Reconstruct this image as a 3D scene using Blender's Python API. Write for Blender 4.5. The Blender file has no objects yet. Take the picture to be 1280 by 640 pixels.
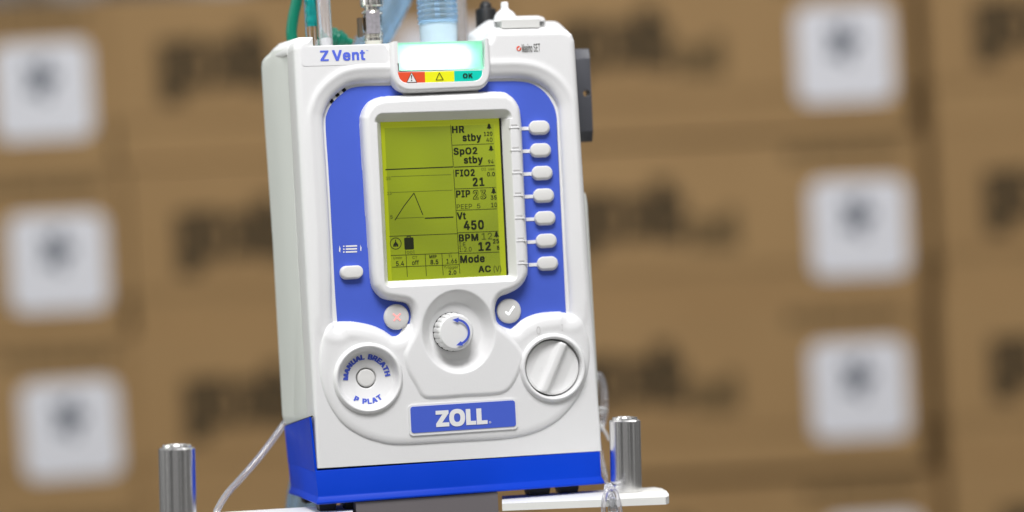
import bpy, bmesh, math, random
import numpy as np
from mathutils import Vector, Matrix
random.seed(7); np.random.seed(7)
scene = bpy.context.scene
COL = scene.collection

# ------------------------------------------------------------------ camera
FOC, SENS, D = 85.0, 36.0, 1.75
F = FOC / SENS * 1280.0
YAW, ROLL, ZC = math.radians(13.0), math.radians(2.75), 0.0
cpos = Vector((-D*math.sin(YAW), -D*math.cos(YAW), ZC))
d0 = (-cpos).normalized()
r0 = d0.cross(Vector((0, 0, 1))).normalized()
u0 = r0.cross(d0)
cr = r0*math.cos(ROLL) - u0*math.sin(ROLL)
cu = u0*math.cos(ROLL) + r0*math.sin(ROLL)
al = math.atan2(75.0, F)
cf = d0*math.cos(al) + cr*math.sin(al)
cr = cr*math.cos(al) - d0*math.sin(al)

def ray(px, py):
    return cf + cr*((px-640.0)/F) + cu*((320.0-py)/F)
def q(px, py, y=0.0):                       # a measured point on a plane parallel to the front panel
    d = ray(px, py); t = (y-cpos.y)/d.y
    return cpos + d*t
def qz(px, py, z):                          # a measured point on a level plane
    d = ray(px, py); t = (z-cpos.z)/d.z
    return cpos + d*t
def mm(px, py, y=0.0):
    p = q(px, py, y); return (p.x*1000, p.z*1000)
def mmpoly(pts, y=0.0):
    return np.array([mm(a[0], a[1], a[2] if len(a) > 2 else y) for a in pts])
MX = F/D*math.cos(YAW)/1000.0               # px per mm across / up the panel
MZ = F/D/1000.0

cam = bpy.data.cameras.new('camera'); camo = bpy.data.objects.new('camera', cam); COL.objects.link(camo)
cam.lens = FOC; cam.sensor_width = SENS; cam.clip_end = 100; cam.clip_start = 0.05
camo.matrix_world = Matrix(((cr.x, cu.x, -cf.x, cpos.x), (cr.y, cu.y, -cf.y, cpos.y), (cr.z, cu.z, -cf.z, cpos.z), (0, 0, 0, 1)))
cam.dof.use_dof = True; cam.dof.focus_distance = D*0.995; cam.dof.aperture_fstop = 1.7
scene.camera = camo

# ------------------------------------------------------------------ materials
def principled(name, col, rough=0.4, metal=0.0, trans=0.0, ior=1.45, emis=None, estr=0.0, coat=0.0, bump=0.0, bscale=400.0, var=0.0, vscale=30.0, alpha=1.0, sss=0.0):
    m = bpy.data.materials.new(name); m.use_nodes = True
    nt = m.node_tree; b = nt.nodes['Principled BSDF']
    b.inputs['Base Color'].default_value = (*col, 1)
    b.inputs['Roughness'].default_value = rough
    b.inputs['Metallic'].default_value = metal
    b.inputs['Transmission Weight'].default_value = trans
    b.inputs['IOR'].default_value = ior
    b.inputs['Coat Weight'].default_value = coat
    b.inputs['Alpha'].default_value = alpha
    if emis: b.inputs['Emission Color'].default_value = (*emis, 1); b.inputs['Emission Strength'].default_value = estr
    tc = None
    if bump or var:
        tc = nt.nodes.new('ShaderNodeTexCoord')
    if bump:
        n = nt.nodes.new('ShaderNodeTexNoise'); n.inputs['Scale'].default_value = bscale; n.inputs['Detail'].default_value = 3
        bp = nt.nodes.new('ShaderNodeBump'); bp.inputs['Strength'].default_value = bump; bp.inputs['Distance'].default_value = 0.0006
        nt.links.new(tc.outputs['Object'], n.inputs['Vector']); nt.links.new(n.outputs['Fac'], bp.inputs['Height'])
        nt.links.new(bp.outputs['Normal'], b.inputs['Normal'])
    if var:
        n2 = nt.nodes.new('ShaderNodeTexNoise'); n2.inputs['Scale'].default_value = vscale; n2.inputs['Detail'].default_value = 5
        mx = nt.nodes.new('ShaderNodeMix'); mx.data_type = 'RGBA'
        mx.inputs[6].default_value = (*[c*(1-var) for c in col], 1); mx.inputs[7].default_value = (*[min(1, c*(1+var)) for c in col], 1)
        nt.links.new(tc.outputs['Object'], n2.inputs['Vector']); nt.links.new(n2.outputs['Fac'], mx.inputs[0])
        nt.links.new(mx.outputs[2], b.inputs['Base Color'])
        rr = nt.nodes.new('ShaderNodeMapRange'); rr.inputs['To Min'].default_value = max(0.02, rough-0.07); rr.inputs['To Max'].default_value = rough+0.07
        nt.links.new(n2.outputs['Fac'], rr.inputs['Value']); nt.links.new(rr.outputs['Result'], b.inputs['Roughness'])
    return m

M = {}
M['white'] = principled('white_plastic', (0.79, 0.79, 0.785), 0.36, bump=0.10, bscale=900, var=0.02, vscale=25)
M['white2'] = principled('housing_plastic', (0.74, 0.76, 0.72), 0.42, bump=0.06, bscale=900, var=0.02, vscale=25)
M['key'] = principled('key_rubber', (0.76, 0.755, 0.73), 0.5, bump=0.05, bscale=700, var=0.02)
M['button'] = principled('button_rubber', (0.67, 0.665, 0.645), 0.5, bump=0.05, bscale=700, var=0.02)
M['strip_ink'] = principled('pale_blue_ink', (0.095, 0.15, 0.72), 0.5)
M['knob'] = principled('knob_plastic', (0.80, 0.80, 0.79), 0.3, var=0.02)
M['plate'] = principled('plate_film', (0.79, 0.79, 0.79), 0.28)
M['blue'] = principled('blue_film', (0.068, 0.125, 0.60), 0.38, bump=0.04, bscale=800, var=0.03, vscale=40)
M['base'] = principled('blue_rubber', (0.0, 0.047, 0.56), 0.36, bump=0.05, bscale=600, var=0.03, vscale=40)
M['ink'] = principled('blue_ink', (0.06, 0.105, 0.58), 0.5)
M['base'].node_tree.nodes['Principled BSDF'].inputs['Specular IOR Level'].default_value = .28
M['black'] = principled('black_rubber', (0.012, 0.012, 0.012), 0.5, var=0.1)
M['void'] = principled('dark_gap', (0.006, 0.006, 0.006), 0.9)
M['grey_ink'] = principled('grey_ink', (0.60, 0.59, 0.58), 0.5)
M['whiteink'] = principled('white_ink', (0.82, 0.82, 0.82), 0.45)
M['dkgrey'] = principled('dark_grey_anodised', (0.075, 0.077, 0.088), 0.36, bump=0.05, bscale=800, var=0.08)
M['lcd'] = principled('lcd_field', (0.115, 0.15, 0.008), 0.22, emis=(0.30, 0.355, 0.008), estr=0.42, coat=0.3, var=0.05, vscale=18)
_n = M['lcd'].node_tree; _b = _n.nodes['Principled BSDF']
_t = _n.nodes.new('ShaderNodeTexCoord'); _z = _n.nodes.new('ShaderNodeTexNoise'); _z.inputs['Scale'].default_value = 14; _z.inputs['Detail'].default_value = 1
_r = _n.nodes.new('ShaderNodeMapRange'); _r.inputs['From Min'].default_value = .3; _r.inputs['From Max'].default_value = .7; _r.inputs['To Min'].default_value = .30; _r.inputs['To Max'].default_value = .70
_n.links.new(_t.outputs['Object'], _z.inputs['Vector']); _n.links.new(_z.outputs['Fac'], _r.inputs['Value']); _n.links.new(_r.outputs['Result'], _b.inputs['Emission Strength'])
M['lcd_edge'] = principled('lcd_border', (0.22, 0.26, 0.006), 0.3, emis=(0.40, 0.45, 0.005), estr=0.42, coat=0.3)
M['lcd_ink'] = principled('lcd_segment', (0.012, 0.016, 0.004), 0.4)
M['lcd_ink2'] = principled('lcd_segment_light', (0.055, 0.075, 0.008), 0.4)
M['red'] = principled('red_film', (0.78, 0.085, 0.025), 0.4)
M['yellow'] = principled('yellow_film', (0.86, 0.86, 0.01), 0.4)
M['teal'] = principled('teal_film', (0.0, 0.62, 0.47), 0.4)
M['mint'] = principled('mint_plastic', (0.42, 0.80, 0.64), 0.3, trans=0.0)
M['lens'] = principled('mint_lens', (0.80, 0.98, 0.90), 0.80, trans=1.0, ior=1.35)
M['led'] = principled('led_diffuser', (0.9, 0.9, 0.9), 0.5, emis=(0.92, 1.0, 0.95), estr=2.6)
M['xicon'] = principled('red_lit_icon', (0.8, 0.35, 0.33), 0.4, emis=(1.0, 0.45, 0.42), estr=0.45)
M['okicon'] = principled('white_lit_icon', (0.85, 0.85, 0.85), 0.4, emis=(0.95, 1.0, 1.0), estr=0.7)
M['steel'] = principled('turned_steel', (0.84, 0.83, 0.82), 0.23, metal=1.0, bump=0.03, bscale=300)
M['chrome'] = principled('nickel', (0.72, 0.69, 0.64), 0.18, metal=1.0)
M['stand'] = principled('white_powder_coat', (0.80, 0.80, 0.77), 0.45, bump=0.08, bscale=600, var=0.02)
M['mount'] = principled('grey_mount', (0.16, 0.145, 0.15), 0.5, bump=0.05, bscale=300, var=0.08, vscale=12)
M['clear'] = principled('clear_vinyl', (0.93, 0.94, 0.96), 0.08, trans=1.0, ior=1.25)
M['frost'] = principled('frosted_vinyl', (0.86, 0.86, 0.89), 0.12, trans=0.8, ior=1.35)
M['vinyl'] = principled('milky_vinyl', (0.88, 0.87, 0.91), 0.06, trans=0.82, ior=1.5)
M['green'] = principled('green_hose', (0.0, 0.16, 0.095), 0.35, var=0.1)
M['tealtube'] = principled('teal_tube', (0.0, 0.45, 0.42), 0.15, trans=0.35)
M['bluehose'] = principled('blue_translucent_hose', (0.52, 0.76, 0.98), 0.15, trans=0.8, ior=1.2)
M['bluecuff'] = principled('pale_blue_cuff', (0.66, 0.82, 0.93), 0.25, trans=0.30, ior=1.3)
M['label'] = principled('paper_label', (0.80, 0.80, 0.85), 0.6)
M['boxink'] = principled('box_print', (0.060, 0.038, 0.014), 0.8)
M['boxink2'] = principled('box_print_pale', (0.14, 0.088, 0.034), 0.8)
M['labelink'] = principled('label_print', (0.07, 0.085, 0.12), 0.7)
M['floor'] = principled('concrete', (0.17, 0.165, 0.155), 0.5, var=0.15, vscale=3)

def cardboard():
    m = principled('cardboard', (0.36, 0.235, 0.105), 0.75)
    nt = m.node_tree; b = nt.nodes['Principled BSDF']
    tc = nt.nodes.new('ShaderNodeTexCoord'); oi = nt.nodes.new('ShaderNodeObjectInfo')
    n = nt.nodes.new('ShaderNodeTexNoise'); n.inputs['Scale'].default_value = 6; n.inputs['Detail'].default_value = 6
    add = nt.nodes.new('ShaderNodeMath'); add.operation = 'MULTIPLY_ADD'
    add.inputs[1].default_value = 0.25; nt.links.new(oi.outputs['Random'], add.inputs[0])
    nt.links.new(tc.outputs['Object'], n.inputs['Vector']); nt.links.new(n.outputs['Fac'], add.inputs[2])
    mx = nt.nodes.new('ShaderNodeMix'); mx.data_type = 'RGBA'
    mx.inputs[6].default_value = (0.315, 0.186, 0.074, 1); mx.inputs[7].default_value = (0.405, 0.250, 0.106, 1)
    nt.links.new(add.outputs[0], mx.inputs[0]); nt.links.new(mx.outputs[2], b.inputs['Base Color'])
    return m
M['card'] = cardboard()

# ------------------------------------------------------------------ object helpers
def link(name, me, mat, parent=None, smooth=False):
    o = bpy.data.objects.new(name, me); COL.objects.link(o)
    if mat: me.materials.append(mat)
    if parent is not None:
        o.parent = parent
        if parent.type == 'EMPTY': o.location = -parent.location
    if smooth:
        for p in me.polygons: p.use_smooth = True
    return o
def mesh(name, V, Fc, mat, parent=None, smooth=False, auto=False):
    me = bpy.data.meshes.new(name); me.from_pydata([tuple(v) for v in V], [], Fc); me.update()
    o = link(name, me, mat, parent, smooth)
    if auto:
        for p in me.polygons: p.use_smooth = True
        me.set_sharp_from_angle(angle=math.radians(35))
    return o
def frombm(name, bm, mat, parent=None, auto=True, angle=35):
    bmesh.ops.recalc_face_normals(bm, faces=bm.faces)
    me = bpy.data.meshes.new(name); bm.to_mesh(me); bm.free()
    o = link(name, me, mat, parent)
    if auto:
        for p in me.polygons: p.use_smooth = True
        me.set_sharp_from_angle(angle=math.radians(angle))
    return o
def thing(name, label, cat, loc=(0, 0, 0), group=None):
    o = bpy.data.objects.new(name, None); COL.objects.link(o); o.location = loc; o.empty_display_size = 0.02
    o['label'] = label; o['category'] = cat
    if group: o['group'] = group
    return o
def tag(o, label, cat, group=None):
    o['label'] = label; o['category'] = cat
    if group: o['group'] = group
    return o

def bevel(bm, w, seg=3, ang=30):
    es = [e for e in bm.edges if len(e.link_faces) == 2 and e.calc_face_angle(0) > math.radians(ang)]
    if es: bmesh.ops.bevel(bm, geom=es, offset=w, segments=seg, affect='EDGES', profile=0.5, clamp_overlap=True)
def bm_prism(poly, y0, y1, bm=None):
    """extrude an XZ outline from depth y0 to depth y1"""
    bm = bm or bmesh.new()
    a = [bm.verts.new((p[0], y0, p[1])) for p in poly]; b = [bm.verts.new((p[0], y1, p[1])) for p in poly]
    bm.faces.new(a); bm.faces.new(b[::-1]); n = len(poly)
    for i in range(n):
        bm.faces.new((a[i], b[i], b[(i+1) % n], a[(i+1) % n]))
    return bm
def bm_box(x0, x1, y0, y1, z0, z1, bm=None):
    bm = bm or bmesh.new()
    v = [bm.verts.new(c) for c in ((x0,y0,z0),(x1,y0,z0),(x1,y1,z0),(x0,y1,z0),(x0,y0,z1),(x1,y0,z1),(x1,y1,z1),(x0,y1,z1))]
    for f in ((0,3,2,1),(4,5,6,7),(0,1,5,4),(1,2,6,5),(2,3,7,6),(3,0,4,7)): bm.faces.new([v[i] for i in f])
    return bm
def bm_lathe(prof, c, axis='Z', n=48, bm=None, cap=True):
    """prof: list of (radius, height along axis)"""
    bm = bm or bmesh.new(); rings = []
    for r, h in prof:
        ring = []
        for k in range(n):
            a = 2*math.pi*k/n
            if axis == 'Z': p = (c[0]+r*math.cos(a), c[1]+r*math.sin(a), c[2]+h)
            elif axis == 'Y': p = (c[0]+r*math.cos(a), c[1]-h, c[2]+r*math.sin(a))
            else: p = (c[0]+h, c[1]+r*math.cos(a), c[2]+r*math.sin(a))
            ring.append(bm.verts.new(p))
        rings.append(ring)
    for i in range(len(rings)-1):
        for k in range(n):
            bm.faces.new((rings[i][k], rings[i][(k+1) % n], rings[i+1][(k+1) % n], rings[i+1][k]))
    if cap:
        bm.faces.new(rings[0][::-1]); bm.faces.new(rings[-1])
    return bm
def catmull(P, n=12, closed=False):
    P = [Vector(p) for p in P]; out = []; N = len(P)
    rng = range(N) if closed else range(N-1)
    for i in rng:
        p0 = P[(i-1) % N] if closed or i > 0 else P[0]*2-P[1]
        p1 = P[i]; p2 = P[(i+1) % N]
        p3 = P[(i+2) % N] if closed or i+2 < N else P[-1]*2-P[-2]
        for k in range(n):
            t = k/n
            out.append(0.5*((2*p1)+(p2-p0)*t+(2*p0-5*p1+4*p2-p3)*t*t+(3*p1-p0-3*p2+p3)*t**3))
    if not closed: out.append(P[-1])
    return out
def bm_tube(path, rad, n=20, bm=None, cap=True):
    """sweep a circle along a list of points; rad is a number or a function of arc length"""
    bm = bm or bmesh.new(); path = [Vector(p) for p in path]
    L = [0.0]
    for i in range(1, len(path)): L.append(L[-1]+(path[i]-path[i-1]).length)
    t = (path[1]-path[0]).normalized()
    nrm = t.orthogonal().normalized(); rings = []
    for i, p in enumerate(path):
        tt = (path[min(i+1, len(path)-1)]-path[max(i-1, 0)]).normalized()
        nrm = (nrm - tt*nrm.dot(tt)).normalized(); bn = tt.cross(nrm)
        r = rad(L[i]) if callable(rad) else rad
        rings.append([bm.verts.new(p+nrm*(r*math.cos(2*math.pi*k/n))+bn*(r*math.sin(2*math.pi*k/n))) for k in range(n)])
    for i in range(len(rings)-1):
        for k in range(n):
            bm.faces.new((rings[i][k], rings[i][(k+1) % n], rings[i+1][(k+1) % n], rings[i+1][k]))
    if cap: bm.faces.new(rings[0][::-1]); bm.faces.new(rings[-1])
    return bm
def resample(path, step):
    path = [Vector(p) for p in path]; out = [path[0]]; acc = 0.0
    for i in range(1, len(path)):
        a, b = path[i-1], path[i]; seg = (b-a).length
        while acc+seg >= step:
            t = (step-acc)/seg; a = a.lerp(b, t); seg = (b-a).length; out.append(a); acc = 0.0
        acc += seg
    return out
def rrect(cx, cz, w, h, r, n=6):
    pts = []
    for sx, sz, a0 in ((1, 1, 0), (-1, 1, 90), (-1, -1, 180), (1, -1, 270)):
        for k in range(n+1):
            a = math.radians(a0+90*k/n)
            pts.append((cx+sx*(w/2-r)+r*math.cos(a), cz+sz*(h/2-r)+r*math.sin(a)))
    return pts

# ---- lettering: letter shapes as flat triangles, in thousandths of the type size
# each row: character code, advance, vertex count, vertices, triangles
GLYPHS = (
(40,273,35,89,207,90,244,94,283,101,324,109,364,119,403,132,441,145,477,160,510,177,539,236,539,219,503,204,466,191,428,179,390,169,351,161,313,156,276,152,241,151,207,152,176,155,145,160,115,167,83,177,50,188,16,202,-19,218,-57,236,-96,177,-96,150,-46,128,4,111,55,99,106,92,156,34,33,21,21,20,34,0,34,20,20,19,0,1,0,19,19,18,1,2,1,18,28,27,29,12,11,8,9,8,11,11,10,9,29,27,30,27,26,30,26,25,30,31,30,25,25,24,31,32,31,24,24,23,32,33,32,23,23,22,33,21,33,22,2,18,17,3,2,17,17,16,3,4,3,16,16,15,4,5,4,15,15,14,5,6,5,14,14,13,6,7,6,13,13,12,7,12,8,7),
(41,273,35,37,-96,56,-56,72,-18,86,18,97,52,106,85,113,116,118,147,121,177,122,207,121,241,117,276,112,313,104,351,94,390,82,428,69,466,54,503,37,539,97,539,113,510,128,477,142,441,154,403,164,364,173,323,179,283,183,244,184,207,182,156,174,104,161,53,144,3,123,-47,97,-96,1,0,34,17,16,20,20,19,17,18,17,19,30,29,7,8,7,29,29,28,8,9,8,28,28,27,9,10,9,27,27,26,10,11,10,26,26,25,11,1,34,33,2,1,33,33,32,2,3,2,32,4,3,32,32,31,4,5,4,31,31,30,5,6,5,30,30,7,6,11,25,12,25,24,12,13,12,24,24,23,13,14,13,23,23,22,14,15,14,22,22,21,15,16,15,21,20,16,21),
(46,188,24,95,-4,83,-3,73,1,63,9,55,18,51,29,50,41,51,53,55,64,63,73,73,81,83,85,95,87,107,85,118,81,128,73,135,64,140,53,141,41,140,29,135,18,128,9,118,1,107,-3,6,5,4,4,3,6,1,0,2,2,0,3,0,9,3,6,3,9,7,6,9,8,7,9,22,21,23,19,18,20,18,17,15,16,15,17,20,18,21,18,15,12,13,12,15,14,13,15,23,21,0,21,18,0,18,12,0,9,0,12,10,9,12,11,10,12),
(47,249,4,235,533,71,-76,14,-76,178,533,0,3,1,2,1,3),
(48,453,72,227,-7,191,-3,158,7,130,24,105,48,85,77,69,113,57,155,50,202,48,254,50,306,57,353,69,395,85,431,106,461,130,484,159,502,191,512,227,516,262,512,295,502,323,484,348,461,368,431,384,395,396,353,403,306,405,254,403,202,396,155,384,113,368,77,348,48,323,24,295,7,263,-3,227,50,250,52,271,60,290,74,306,92,320,116,330,144,338,176,342,213,344,254,342,295,338,332,330,365,320,393,306,416,290,435,271,449,250,457,227,460,203,457,182,449,163,435,147,416,134,393,123,365,115,332,111,295,109,254,111,213,115,176,123,144,134,116,147,92,163,74,182,60,203,52,7,6,66,66,65,7,8,7,65,65,64,8,9,8,64,64,63,9,63,62,9,10,9,62,62,61,10,11,10,61,61,60,11,12,11,60,0,36,71,0,71,1,1,71,2,71,70,2,3,2,70,69,3,70,57,56,15,16,15,56,56,55,16,55,17,16,3,69,4,69,68,4,5,4,68,68,67,5,6,5,67,66,6,67,12,60,59,13,12,59,59,58,13,14,13,58,58,57,14,57,15,14,18,54,53,18,53,19,37,35,34,38,37,34,34,33,38,39,38,33,51,21,52,21,20,52,53,52,20,19,53,20,30,29,42,43,42,29,29,28,43,44,43,28,28,27,44,45,44,27,46,45,27,27,26,46,47,46,26,26,25,47,48,47,25,25,24,48,39,33,32,40,39,32,32,31,40,41,40,31,31,30,41,30,42,41,48,24,49,24,23,49,50,49,23,23,22,50,51,50,22,21,51,22,35,37,0,36,0,37,54,18,55,17,55,18),
(49,453,14,76,0,76,55,391,55,391,0,276,509,276,0,212,0,212,448,209,448,86,358,86,427,198,509,276,55,212,55,11,10,8,8,10,9,3,2,5,13,12,7,1,0,6,11,8,7,7,4,11,12,13,6,4,7,12,5,2,12,6,5,12,1,6,13),
(50,453,62,64,0,64,47,234,229,252,248,268,266,282,282,294,298,303,312,311,327,316,341,319,356,320,371,319,389,315,405,308,419,298,431,287,441,273,449,258,455,241,458,224,460,205,458,188,454,172,447,159,438,148,427,139,413,132,398,128,381,127,362,66,362,68,391,75,418,86,442,102,464,121,482,143,496,168,507,196,513,225,516,254,513,281,507,306,497,328,482,346,465,361,445,372,423,379,398,381,372,380,354,377,336,371,318,363,299,351,280,336,259,317,235,294,209,267,180,153,60,153,57,389,57,389,0,1,0,59,29,28,30,31,30,28,28,27,31,32,31,27,33,32,27,27,26,33,34,33,26,26,25,34,25,35,34,38,22,21,21,20,38,37,23,22,22,38,37,18,40,19,39,19,40,57,2,58,19,39,20,38,20,39,1,59,58,58,2,1,35,25,24,36,35,24,24,23,36,23,37,36,17,16,42,41,17,42,50,49,10,11,10,49,49,48,11,5,55,54,6,5,54,54,53,6,7,6,53,53,52,7,8,7,52,52,51,8,9,8,51,51,50,9,50,10,9,11,48,12,48,47,12,47,46,12,13,12,46,46,45,13,14,13,45,45,44,14,15,14,44,44,43,15,16,15,43,42,16,43,59,0,61,61,60,59,2,57,56,3,2,56,4,3,56,56,55,4,55,5,4,17,41,18,40,18,41),
(51,453,66,218,-7,188,-5,159,1,133,10,108,22,88,38,70,57,57,79,48,104,44,132,109,132,112,115,118,100,126,87,137,76,150,66,165,59,182,54,200,51,219,50,239,51,258,55,275,61,291,69,304,80,315,93,323,108,328,125,329,145,328,163,323,180,316,196,306,211,292,223,275,234,254,241,229,246,201,248,157,248,157,299,288,448,288,452,70,452,70,509,372,509,372,461,211,278,211,289,247,290,279,286,308,276,333,262,354,244,371,222,383,198,391,173,393,145,390,116,383,90,370,66,354,45,333,27,309,12,281,2,251,-5,221,289,3,15,4,15,14,4,5,4,14,14,13,5,6,5,13,13,12,6,7,6,12,12,11,7,8,7,11,11,10,8,9,8,10,17,16,2,17,2,1,1,18,17,64,20,0,19,0,20,35,48,36,18,1,0,0,19,18,46,37,36,36,48,46,39,46,47,2,16,3,15,3,16,37,46,38,46,39,38,22,21,63,22,63,62,23,22,62,33,50,34,49,34,50,58,57,27,28,27,57,57,56,28,56,55,28,29,28,55,55,54,29,30,29,54,54,53,30,23,62,61,24,23,61,61,60,24,25,24,60,60,59,25,26,25,59,59,58,26,58,27,26,30,53,31,53,52,31,32,31,52,52,51,32,33,32,51,50,33,51,45,40,47,41,40,45,45,44,41,63,21,64,20,64,21,34,49,35,48,35,49,39,47,40,43,42,41,41,44,43,46,48,65,47,46,65,45,47,65),
(52,453,18,40,105,40,158,247,509,311,509,109,166,109,163,413,163,413,105,282,0,282,121,282,146,282,318,343,318,343,0,282,105,282,163,343,163,343,105,1,0,5,1,5,4,4,2,1,5,0,9,5,9,10,16,15,10,2,4,3,15,16,11,8,13,14,9,0,14,5,10,15,12,11,16,7,6,16,17,7,16,14,17,9,17,16,10,10,9,17,17,14,13),
(53,453,77,221,-7,192,-5,165,1,140,11,118,25,99,41,83,60,71,82,63,105,60,130,122,130,125,115,130,102,138,89,148,78,160,68,173,60,188,54,204,51,221,50,241,51,259,56,276,64,291,75,304,89,314,104,322,122,326,141,328,162,326,183,321,203,314,221,303,237,290,251,275,262,257,270,238,275,218,277,201,276,184,273,167,268,152,262,139,255,128,246,67,253,96,509,366,509,366,452,151,452,134,301,136,301,148,311,162,318,178,325,194,330,212,333,229,334,252,332,274,328,294,321,313,311,330,299,345,285,358,269,370,251,379,231,386,210,390,187,391,163,388,132,381,102,369,76,352,52,332,32,309,15,282,3,253,-4,9,8,10,49,43,42,5,4,14,14,13,5,6,5,13,13,12,6,7,6,12,12,11,7,8,7,11,10,8,11,43,49,44,45,44,49,40,39,52,39,53,52,17,1,18,55,37,56,18,1,0,0,19,18,37,55,38,54,38,55,1,17,2,16,2,17,53,39,38,38,54,53,2,16,3,16,15,3,4,3,15,14,4,15,49,42,41,50,49,41,41,40,50,51,50,40,40,52,51,45,49,48,20,76,21,57,36,35,35,58,57,21,76,75,22,21,75,75,74,22,74,23,22,33,60,34,60,59,34,35,34,59,58,35,59,71,70,26,27,26,70,70,69,27,28,27,69,69,68,28,68,67,28,29,28,67,67,66,29,30,29,66,66,65,30,23,74,73,24,23,73,73,72,24,25,24,72,72,71,25,71,26,25,30,65,31,65,64,31,64,63,31,32,31,63,63,62,32,33,32,62,62,61,33,60,33,61,76,20,0,19,0,20,56,37,36,36,57,56,47,46,48,45,48,46),
(54,453,83,226,-7,196,-4,168,3,142,15,119,31,100,51,84,74,73,101,66,130,64,162,65,187,71,212,80,239,93,268,112,302,137,340,252,509,322,509,151,261,145,261,151,270,157,279,165,288,174,295,184,302,196,307,208,311,221,313,235,314,265,312,291,305,316,295,337,280,355,262,370,240,380,215,387,187,389,157,387,127,379,98,368,73,352,50,333,30,310,14,284,3,257,-4,226,48,245,50,263,55,279,63,293,73,304,86,314,101,322,119,326,137,327,157,326,178,322,196,314,213,304,228,293,241,279,251,263,259,245,264,226,265,207,264,190,259,174,252,160,241,148,229,138,214,131,197,126,179,125,158,126,138,131,119,138,102,148,86,160,73,174,63,190,55,207,50,175,295,6,5,76,76,75,6,7,6,75,75,74,7,8,7,74,74,73,8,9,8,73,73,72,9,10,9,72,11,10,72,72,71,11,12,11,71,71,70,12,18,20,19,19,69,68,18,19,68,20,18,21,65,26,25,1,81,80,66,65,24,65,25,24,1,80,2,80,79,2,18,68,67,2,79,3,79,78,3,4,3,78,78,77,4,5,4,77,76,5,77,12,70,69,13,12,69,69,19,13,14,13,19,19,20,14,20,21,14,21,22,14,15,14,22,22,23,15,64,28,27,45,48,47,45,47,0,46,0,47,28,64,63,62,61,30,29,62,30,48,45,44,44,49,48,62,29,63,28,63,29,41,40,52,53,52,40,40,39,53,39,38,53,54,53,38,38,37,54,55,54,37,56,55,37,37,36,56,57,56,36,36,35,57,35,34,57,58,57,34,34,33,58,49,44,43,50,49,43,43,42,50,51,50,42,42,41,51,41,52,51,58,33,59,33,32,59,60,59,32,32,31,60,61,60,31,30,61,31,15,23,16,81,1,0,0,46,81,26,65,64,64,27,26,67,66,18,82,18,24,66,24,18,22,21,18,18,82,23,17,16,23,23,22,18,17,23,82),
(56,453,140,226,-7,193,-5,163,1,136,11,111,25,91,42,74,62,62,84,54,109,52,135,53,156,58,176,65,195,75,212,87,228,101,241,117,252,134,260,153,265,153,267,129,276,109,289,93,308,80,330,73,354,70,380,73,405,79,429,90,450,106,469,124,485,146,498,170,508,197,514,226,516,255,514,282,508,306,498,328,485,346,469,361,450,373,429,379,405,382,380,379,354,372,330,359,308,343,289,323,276,300,267,300,265,319,260,335,252,351,241,365,228,377,212,387,195,395,176,399,156,401,135,398,109,391,84,378,62,362,42,341,25,317,11,289,1,259,-5,226,49,248,50,267,54,285,60,300,69,313,79,323,91,331,106,335,121,337,139,335,157,330,173,322,189,312,202,298,213,283,223,265,230,247,234,226,235,206,234,187,230,169,223,154,213,140,202,130,189,122,173,117,157,115,139,117,121,121,106,129,91,139,79,152,69,167,60,185,54,205,50,226,290,244,291,260,294,274,300,287,308,298,318,307,330,314,344,318,359,319,376,318,392,314,407,308,420,299,432,288,442,275,449,260,455,244,459,226,460,208,459,192,455,177,449,164,442,153,432,145,420,138,407,134,392,133,376,134,359,138,344,145,330,154,318,165,308,178,300,193,294,209,291,6,5,98,98,97,6,7,6,97,97,96,7,8,7,96,9,8,96,96,95,9,10,9,95,95,94,10,11,10,94,94,93,11,12,11,93,13,12,93,93,92,13,14,13,92,24,23,132,132,131,24,25,24,131,131,130,25,26,25,130,32,125,124,103,1,0,0,68,103,86,139,87,1,103,102,138,88,87,87,139,138,123,33,124,32,124,33,1,102,2,102,101,2,3,2,101,100,3,101,89,88,18,88,138,18,19,18,138,138,137,19,136,19,137,31,126,125,125,32,31,3,100,4,100,99,4,5,4,99,98,5,99,14,92,91,15,14,91,16,15,91,91,90,16,17,16,90,90,89,17,89,18,17,19,136,20,136,135,20,21,20,135,135,134,21,22,21,134,134,133,22,23,22,133,132,23,133,26,130,129,27,26,129,28,27,129,129,128,28,29,28,128,128,127,29,30,29,127,127,126,30,126,31,30,34,122,121,121,35,34,119,36,120,67,70,69,84,106,85,105,85,106,35,121,120,120,36,35,71,66,65,72,71,65,70,67,66,66,71,70,82,50,83,84,83,50,106,84,50,50,49,106,107,106,49,49,108,107,118,37,119,36,119,37,63,62,74,75,74,62,62,61,75,76,75,61,61,60,76,60,59,76,77,76,59,59,58,77,78,77,58,58,57,78,79,78,57,57,56,79,56,55,79,80,79,55,55,54,80,45,44,112,113,112,44,44,43,113,114,113,43,43,42,114,72,65,64,73,72,64,64,63,73,63,74,73,80,54,81,54,53,81,53,52,81,82,81,52,52,51,82,50,82,51,108,49,48,109,108,48,48,47,109,110,109,47,47,46,110,111,110,46,46,45,111,45,112,111,114,42,115,42,41,115,41,40,115,116,115,40,40,39,116,117,116,39,39,38,117,118,117,38,37,118,38,67,69,0,68,0,69,85,105,86,105,104,86,139,86,104,122,34,123,33,123,34),
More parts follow.
